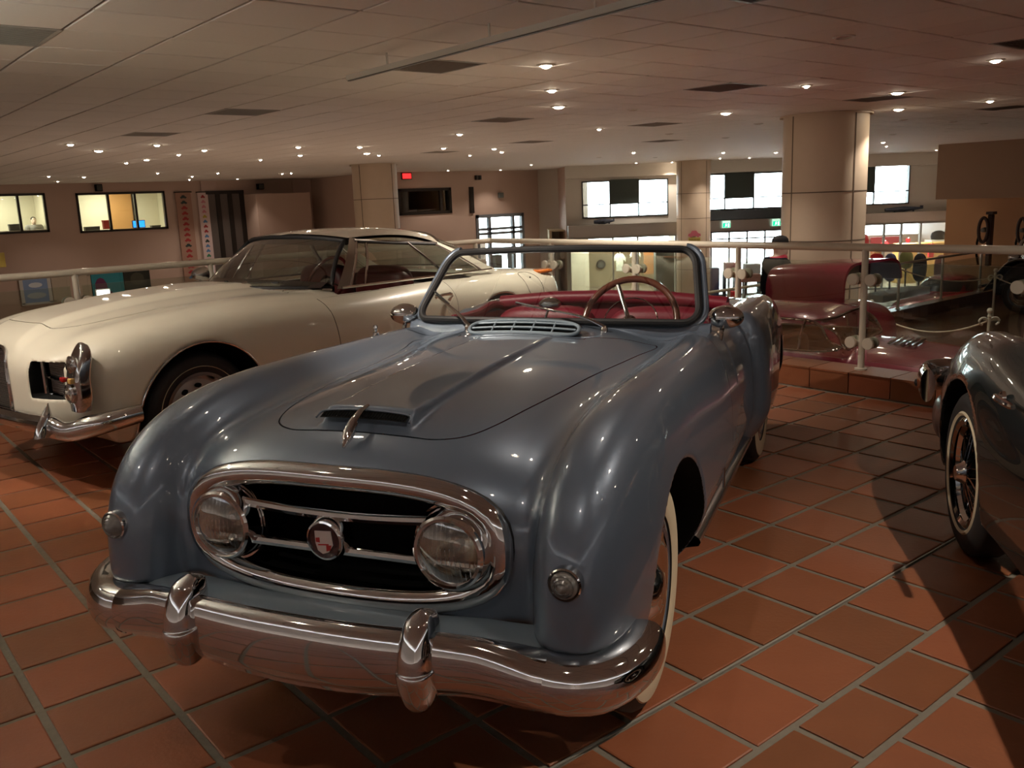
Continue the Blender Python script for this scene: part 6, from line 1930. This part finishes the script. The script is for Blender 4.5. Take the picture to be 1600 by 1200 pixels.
# door bays
window('door_3', FW, d2, (1140, 1168, 1196), .05, frame_m=mat('grey_frame'), trans_px=(FW.px(1168, 372)[1],))
for n_, (d_, mp) in enumerate(((d1, (957, 996)), (d3, (1383, 1410, 1440)))):
    window('window_%d' % (8 + n_), FW, d_, mp, .06, frame_m=mat('pale_frame', (.5, .5, .48), .4), trans_px=())
# shop rooms behind the glazing: back wall with a bright window strip
def shop(d_, m_, depth, strip):
    mb = MB(); a0, z0, a1, z1 = d_
    zs0, zs1 = strip
    FW.box(mb, a0 - .6, z0, a1 + .6, zs0, depth, depth + .1); FW.box(mb, a0 - .6, zs1, a1 + .6, z1 + .3, depth, depth + .1)
    FW.box(mb, a0 - .7, z0, a0 - .6, z1 + .3, .3, depth); FW.box(mb, a1 + .6, z0, a1 + .7, z1 + .3, .3, depth)
    FW.box(mb, a0 - .6, z1 + .25, a1 + .6, z1 + .3, .3, depth)
    return struct(mb.build('wall_shop', m_))
def shop_lamp(d_, label, power):
    c = FW.P((d_[0] + d_[2]) / 2, 1.6, d_[3] + .2); t = thing('shop_lamp', label, 'lamp', tuple(c), atan2(FW.ex[1], FW.ex[0]))
    MB().box((-.9, -.12, -.03), (.9, .12, .04)).build('housing', mat('white_plastic', (.7, .7, .68), .4), t)
    MB().box((-.85, -.09, -.04), (.85, .09, -.03)).build('diffuser', mat('shop_diffuser', (1, 1, 1), .5, emit=(1, .93, .80), estr=12), t)
    ld = bpy.data.lights.new('shop', 'AREA'); ld.shape = 'RECTANGLE'; ld.size = 1.6; ld.size_y = .2; ld.energy = power; ld.color = (1, .92, .78)
    lo = bpy.data.objects.new('shop_light', ld); COL.objects.link(lo); lo.parent = t; lo.location = (0, 0, -.06)
shop_lamp(d1, 'white strip lamp on the ceiling of the left shop', 160); shop_lamp(d3, 'white strip lamp on the ceiling of the right shop', 200)
shop(d1, mat('shop_beige', (.52, .42, .28), .7), 5.0, (FW.px(970, 381, 5)[1], FW.px(970, 366, 5)[1] + .1))
shop(d3, mat('shop_grey', (.40, .33, .28), .7), 5.0, (FW.px(1380, 367, 5)[1], FW.px(1380, 345, 5)[1] + .1))
# shirts and jackets on hangers
def shirt(px_, d, m_, label, cat_='shirt', pl=None):
    pl = pl or FW
    a0, z0, a1, z1 = pl.rect(*px_, d); c = pl.P((a0 + a1) / 2, d, z0); w, h = (a1 - a0) / 2, z1 - z0
    t = thing(cat_, label, cat_, tuple(c), atan2(pl.ex[1], pl.ex[0]))
    out = [(-w * .55, 0), (w * .55, 0), (w * .58, h * .62), (w * .95, h * .50), (w, h * .72), (w * .55, h * .97), (w * .22, h), (0, h * .94), (-w * .22, h), (-w * .55, h * .97), (-w, h * .72), (-w * .95, h * .50), (-w * .58, h * .62)]
    MB().prism(out, -.05, .05, ((1, 0, 0), (0, 0, 1), (0, -1, 0))).build('cloth', m_, t, bevel=.02)
    MB().tube([(0, 0, h * .95), (.02, 0, h * 1.06), (.06, 0, h * 1.09)], .012, 6).build('hanger_hook', dull_chrome, t)
cw = mat('white_cloth', (.75, .73, .66), .8); cr_ = mat('red_cloth', (.50, .02, .03), .8); ck = mat('black_cloth', (.015, .015, .018), .8)
shirt((958, 396, 978, 424), 2.0, cw, 'white T-shirt hanging in the left shop window'); shirt((984, 392, 1002, 414), 2.0, cw, 'second white T-shirt right of the first in the left shop')
def picture_wheel(px_, d, label):
    a0, z0, a1, z1 = FW.rect(*px_, d); c = FW.P((a0 + a1) / 2, d, (z0 + z1) / 2); r = (z1 - z0) / 2
    t = thing('wheel_display', label, 'wheel', tuple(c), atan2(FW.ex[1], FW.ex[0]))
    MB().lathe([(r * .62, -.06), (r * .9, -.07), (r, -.03), (r, .05), (r * .62, .06)], 28, axis='y').build('tire', tire_black, t, True)
    MB().lathe([(r * .62, -.04), (r * .2, -.02), (0, -.05)], 24, axis='y').build('disc', mat('grey_card'), t, True)
picture_wheel((893, 412, 918, 434), 4.8, 'large dark wheel hung on the left shop wall'); picture_wheel((934, 406, 944, 420), 4.8, 'small dark wheel hung on the left shop wall')
lbox('cabinet', 'tall dark grey cabinet at the right of the left shop', 'cabinet', FW, (1023, 388, 1058, 470), 1.0, .5, mat('cab_grey', (.10, .11, .10), .5), None, .02)
lbox('cabinet', 'orange display panel right of the white T-shirts', 'panel', FW, (1006, 392, 1021, 428), 3.0, .15, mat('shop_orange', (.55, .25, .10), .6), None, .01)
# entrance stock
for k, (px_, m_, lab) in enumerate((((1110, 418, 1122, 462), mat('stock_blue', (.10, .12, .25), .5), 'dark blue rack left of the entrance'), ((1132, 410, 1148, 424), mat('stock_pink', (.55, .30, .33), .5), 'pink box stack by the entrance'),
        ((1163, 412, 1186, 428), mat('stock_white', (.6, .62, .66), .5), 'pale carton left of the person in the cap'), ((1140, 455, 1148, 466), cr_, 'small red box on the floor by the entrance'), ((1156, 428, 1186, 440), mat('stock_brown', (.28, .14, .12), .6), 'row of brown boxes behind the handrail'))):
    a0, z0, a1, z1 = FW.rect(*px_, -1.0 - .55 * k); c = FW.P((a0 + a1) / 2, -1.0 - .55 * k, HALL_Z); w, h = (a1 - a0) / 2, z1 - z0
    t = thing('stock_rack', lab, 'rack', tuple(c), atan2(FW.ex[1], FW.ex[0])); zz = z0 - HALL_Z
    MB().box((-w, -.2, zz), (w, .2, zz + h)).build('goods', m_, t, bevel=.02)
    for sx in (-1, 1): MB().box((sx * w - .02, -.18, 0), (sx * w + .02, .18, zz)).build('leg', dark_metal, t)
# green running-man exit signs
for px_, lab in (((1129, 345, 1141, 356), 'green exit sign left above the entrance'), ((1207, 342, 1219, 353), 'green exit sign right above the entrance')):
    a0, z0, a1, z1 = FW.rect(*px_, -.6); c = FW.P((a0 + a1) / 2, -.6, z0); w, h = (a1 - a0) / 2, z1 - z0
    t = thing('exit_sign', lab, 'sign', tuple(c), atan2(FW.ex[1], FW.ex[0]))
    MB().box((-w, -.03, 0), (w, .05, h)).build('housing', mat('sign_white', (.7, .8, .75), .4, emit=(.55, 1, .75), estr=.5), t)
    MB().box((-w * .92, -.04, h * .05), (w * .92, -.03, h * .68)).build('panel', mat('sign_green', (0, .4, .18), .4, emit=(.0, .75, .32), estr=.9), t)
    gw = mat('sign_glyph', (1, 1, 1), .4, emit=(.8, 1, .9), estr=1.2); fr3 = ((1, 0, 0), (0, 0, 1), (0, -1, 0))
    MB().prism([(.30 * w, .12 * h), (.70 * w, .12 * h), (.70 * w, .60 * h), (.30 * w, .60 * h)], .040, .044, fr3).build('glyph_door', gw, t)
    MB().prism([(-.55 * w, .12 * h), (-.40 * w, .12 * h), (-.20 * w, .32 * h), (.0, .18 * h), (.08 * w, .24 * h), (-.12 * w, .44 * h), (.12 * w, .42 * h), (.12 * w, .48 * h), (-.25 * w, .54 * h), (-.45 * w, .42 * h), (-.40 * w, .38 * h), (-.28 * w, .42 * h), (-.36 * w, .26 * h)], .040, .044, fr3).build('glyph_figure', gw, t)
    MB().prism([(-.14 * w + .08 * w * cos(a), .61 * h + .05 * h * sin(a)) for a in np.linspace(0, 2 * pi, 9)[:-1]], .040, .044, fr3).build('glyph_head', gw, t)
# poster on the middle column
cx_, cy_ = 25.1, 20.5; dd_ = np.array([-cx_, -cy_, 0]) / math.hypot(cx_, cy_); pc = np.array([cx_, cy_, 0]) + dd_ * .63
CP = Plane(pc[:2], (-dd_[1] * -1, dd_[0] * -1) if False else (dd_[1] * -1, dd_[0]), (-dd_[0], -dd_[1]))
ex_dir = np.array([cos(YAW), -sin(YAW), 0]); CP.ex = ex_dir if CP.ex @ ex_dir > 0 else CP.ex
CP.ex = np.array([-dd_[1], dd_[0], 0]); CP.ex = CP.ex if CP.ex @ ex_dir > 0 else -CP.ex
a0, z0, a1, z1 = CP.rect(1075, 360, 1095, 379); c = CP.P((a0 + a1) / 2, 0, z0); w, h = (a1 - a0) / 2, z1 - z0
t = thing('column_sign', 'small sign with a pink car over yellow lettering on the middle column', 'sign', tuple(c), atan2(CP.ex[1], CP.ex[0]))
fr3 = ((1, 0, 0), (0, 0, 1), (0, -1, 0))
MB().prism(car_shape(w, h * .52), .0, .02, fr3, (0, 0, h * .46)).build('pink_car', mat('sign_pink', (.62, .16, .22), .5), t)
MB().box((-w * .95, -.02, 0), (w * .95, 0, h * .42)).build('yellow_band', mat('sign_yellow', (.62, .52, .16), .5), t)
for k in range(7): MB().box((-w * .8 + k * w * .24, -.024, h * .10), (-w * .8 + k * w * .24 + w * .14, -.02, h * .32)).build('lettering', mat('sign_olive', (.30, .20, .05), .5), t)

# right shop: red merchandise and yellow counters
shirt((1343, 366, 1357, 398), 1.0, cr_, 'red jacket beside the big column in the right shop', 'jacket'); shirt((1447, 381, 1462, 402), 1.5, cr_, 'red shirt above the yellow counter in the right shop')
shirt((1376, 377, 1388, 390), 2.5, cr_, 'small red garment in the middle of the right shop', 'jacket'); shirt((1415, 372, 1422, 382), 3.0, cr_, 'tiny red cap-like garment at the back of the right shop', 'jacket')
yc_ = mat('yellow_counter', (.62, .40, .14), .5)
lbox('counter', 'long yellow counter in the right shop', 'counter', FW, (1398, 379, 1490, 470), 1.9, .6, yc_, None, .02)
lbox('counter', 'yellow counter next to the red jacket', 'counter', FW, (1362, 392, 1374, 470), 1.2, .5, mat('shop_orange'), None, .02)
lbox('display_board', 'dark red panel at the back of the right shop', 'panel', FW, (1360, 370, 1408, 382), 4.6, .1, mat('panel_red', (.30, .03, .04), .6), None, .01)
t_ = FW.rect(1455, 360, 1478, 374, 2.75); hc = FW.P((t_[0] + t_[2]) / 2, 2.75, t_[1])
hp = thing('helmet', 'black helmet on a pale shelf at the back of the right shop', 'helmet', tuple(hc)); r = (t_[2] - t_[0]) / 2
MB().lathe([(r * .9, 0), (r, r * .4), (r * .85, r * .9), (r * .4, r * 1.15), (0, r * 1.2)], 20).build('shell', flat_black, hp, True); MB().box((-r * .5, -r * 1.02, r * .2), (r * .5, -r * .7, r * .6)).build('visor', car_glass, hp)
lbox('shelf', 'pale shelf carrying the black helmet', 'shelf', FW, (1450, 374, 1490, 378), 2.75, .6, wfr)
for k, (px_, m_, lab) in enumerate((((1408, 392, 1424, 420), mat('flower_mix', (.20, .22, .08), .8), 'green and orange bouquet rack before the yellow counter'), ((1428, 396, 1446, 440), ck, 'dark mannequin torso before the yellow counter'), ((1384, 396, 1398, 440), mat('stock_blue'), 'dark blue clothes rack by the yellow counter'),
        ((1366, 396, 1374, 410), cr_, 'red and yellow printed card near the red jacket'), ((1462, 398, 1480, 440), mat('stock_brown'), 'brown clothes rack at the right of the yellow counter'))):
    a0, z0, a1, z1 = FW.rect(*px_, -1.5 - .55 * k); c = FW.P((a0 + a1) / 2, -1.5 - .55 * k, HALL_Z); w = (a1 - a0) / 2
    t = thing('clothes_rack', lab, 'rack', tuple(c)); zt0, zt1 = z0 - HALL_Z, z1 - HALL_Z
    cushion((0, 0, (zt0 + zt1) / 2), (w, .22, (zt1 - zt0) / 2), 2.6).build('goods', m_, t, True)
    MB().lathe([(.25, 0), (.25, .02), (.03, .05), (.03, zt0 + .1)], 14).build('stand', dark_metal, t)
# dark models on the ledges
def ledge_model(px_, d, label):
    a0, z0, a1, z1 = FW.rect(*px_, d); c = FW.P((a0 + a1) / 2, d, z0); w, h = (a1 - a0) / 2, z1 - z0
    t = thing('model_aircraft', label, 'model', tuple(c), atan2(FW.ex[1], FW.ex[0])); mm2 = mat('model_dark', (.05, .06, .09), .4)
    MB().tube([(-w, 0, h * .45), (0, 0, h * .5), (w, 0, h * .6)], [.06, .10, .03], 10).build('fuselage', mm2, t, True); MB().box((-w * .3, -.18, h * .5), (w * .05, .18, h * .5 + .03)).build('wing', mm2, t)
    MB().box((w * .85, -.02, h * .5), (w, .02, h)).build('fin', mm2, t); MB().tube([(-w * .5, 0, 0), (-w * .5, 0, h * .45)], .03, 6).build('strut', mm2, t); MB().tube([(w * .5, 0, 0), (w * .5, 0, h * .5)], .03, 6).build('strut', mm2, t)
ledge_model((928, 342, 960, 350), -.25, 'dark model aircraft on the ledge under the first clerestory window'); ledge_model((1383, 322, 1442, 331), -.25, 'longer dark model aircraft on the ledge right of the big column')

# ================================================================== right side: wall machines, red sports car, plinth
for px_, lab in (((1529, 335, 1553, 398), 'dark cast-iron wheel machine on the orange wall'), ((1590, 336, 1612, 398), 'dark machine on the orange wall at the right edge')):
    a0, z0, a1, z1 = OW.rect(*px_, -.5); c = OW.P((a0 + a1) / 2, -.5, LOW_Z); w, h = abs(a1 - a0) / 2, z1 - z0; zb = z0 - LOW_Z
    t = thing('wall_machine', lab, 'machine', tuple(c), -pi / 2); mm3 = mat('cast_iron', (.03, .013, .010), .5)
    MB().box((w * .2, -.1, 0), (w * .8, .1, zb + h)).build('column', mm3, t, bevel=.03); MB().box((w * .05, -.14, zb + h), (w * .95, .14, zb + h + .08)).build('cap', mm3, t)
    MB().tube([(-w * .2 + w * .6 * cos(a), -.12, zb + h * .62 + h * .30 * sin(a)) for a in np.linspace(0, 2 * pi, 25)[:-1]], .05, 8, closed=True, up=(0, 1, 0)).build('flywheel', mm3, t, True)
    MB().lathe([(0, -.18), (w * .3, -.16), (w * .35, .0)], 16, axis='y', origin=(-w * .2, 0, zb + h * .62)).build('gauge', mat('grey_card'), t, True)
    MB().tube([(-w * .7, -.1, zb + h * .55), (-w * .95, -.1, zb + h * .3), (-w * .9, -.1, zb), (-w * .6, -.1, zb - .3)], .035, 8).build('hose', flat_black, t, True)
red_paint = mat('red_car_paint', (.30, .008, .012), .25, .05, 1.0)
rc = thing('sports_car', 'low bright red sports car beyond the far handrail', 'car', (23.6, 10.9, HALL_Z), radians(-82))
RS = 1.12
def r_body(x, y, z):
    ax = np.abs(x)
    top = spl(y, [(-2.0, .60), (-1.2, .86), (-.3, .95), (.6, .93), (1.6, .85), (2.1, .7)])
    F = sel((ax, .80, 3.2), (z - .55, np.where(z > .55, top - .55, .4), 2.8), (np.maximum(-1.0 - y, 0) + np.maximum(y - 1.2, 0), 1.02, 2.6))
    cabn = sel((ax, .62, 3.0), (z - .85, .42, 2.4), (y - .35, .95, 2.4))
    F = smin(F, cabn, .05)
    w = np.minimum(np.sqrt((y + 1.2) ** 2 + (z - .31) ** 2), np.sqrt((y - 1.2) ** 2 + (z - .31) ** 2)) - .35
    return smax(smax(F, .2 - z, .02), -np.maximum(w, .5 - ax), .015)
V_, T_ = mesh_sdf(r_body, (-.9, -2.15, .12), (.9, 2.35, 1.36), .028)
x_, y_, z_ = V_.T
gwin = np.maximum(np.maximum(.95 - z_, z_ - 1.19), np.where(np.abs(x_) > .45, np.abs(y_ - .35) - .62, np.abs(np.abs(y_ - .35) - .75) - .30))
V_, wt_, rt_ = split(V_, T_, gwin)
tri_obj('body', V_ * RS, rt_, red_paint, rc); tri_obj('glazing', V_ * RS, wt_, mat('dark_window', (.01, .012, .012), .05, coat=1), rc)
for sx in (-1, 1):
    for yy in (-1.2, 1.2): make_wheel(rc, (sx * .66 * RS, yy * RS, .315 * RS), sx, .315 * RS, .16, 'hubcap', .20, None)
lbox('plinth', 'low white display plinth beyond the far handrail', 'plinth', Plane((0, 9.6), (1, 0), (0, 1)), (1362, 454, 1436, 465), 0, .5, wall_white, None, .02)
bc = thing('show_car', 'dark car standing in the hall behind the cream coupe hood', 'car', (4.0, 19.5, HALL_Z), radians(75))
EV2, ET2 = mesh_sdf(r_body, (-.9, -2.15, .12), (.9, 2.35, 1.36), .05)
x_, y_, z_ = EV2.T
gwin = np.maximum(np.maximum(.95 - z_, z_ - 1.19), np.abs(y_ - .35) - .62)
EV2, wt_, rt_ = split(EV2, ET2, gwin)
tri_obj('body', EV2, rt_, mat('teal_dark_paint', (.012, .022, .024), .25, coat=1), bc); tri_obj('glazing', EV2, wt_, mat('dark_window'), bc)
for sx in (-1, 1):
    for yy in (-1.2, 1.2): make_wheel(bc, (sx * .66, yy, .315), sx, .315, .16, 'hubcap', .20, None)
lbox('info_board', 'yellow information board at the far left edge by the handrail', 'sign', Plane((0, 8.4), (1, 0), (0, 1)), (-12, 395, 8, 418), 0, .03, mat('board_yellow', (.62, .45, .10), .5), None, .004)
q = atz(983, 452, 1.0)
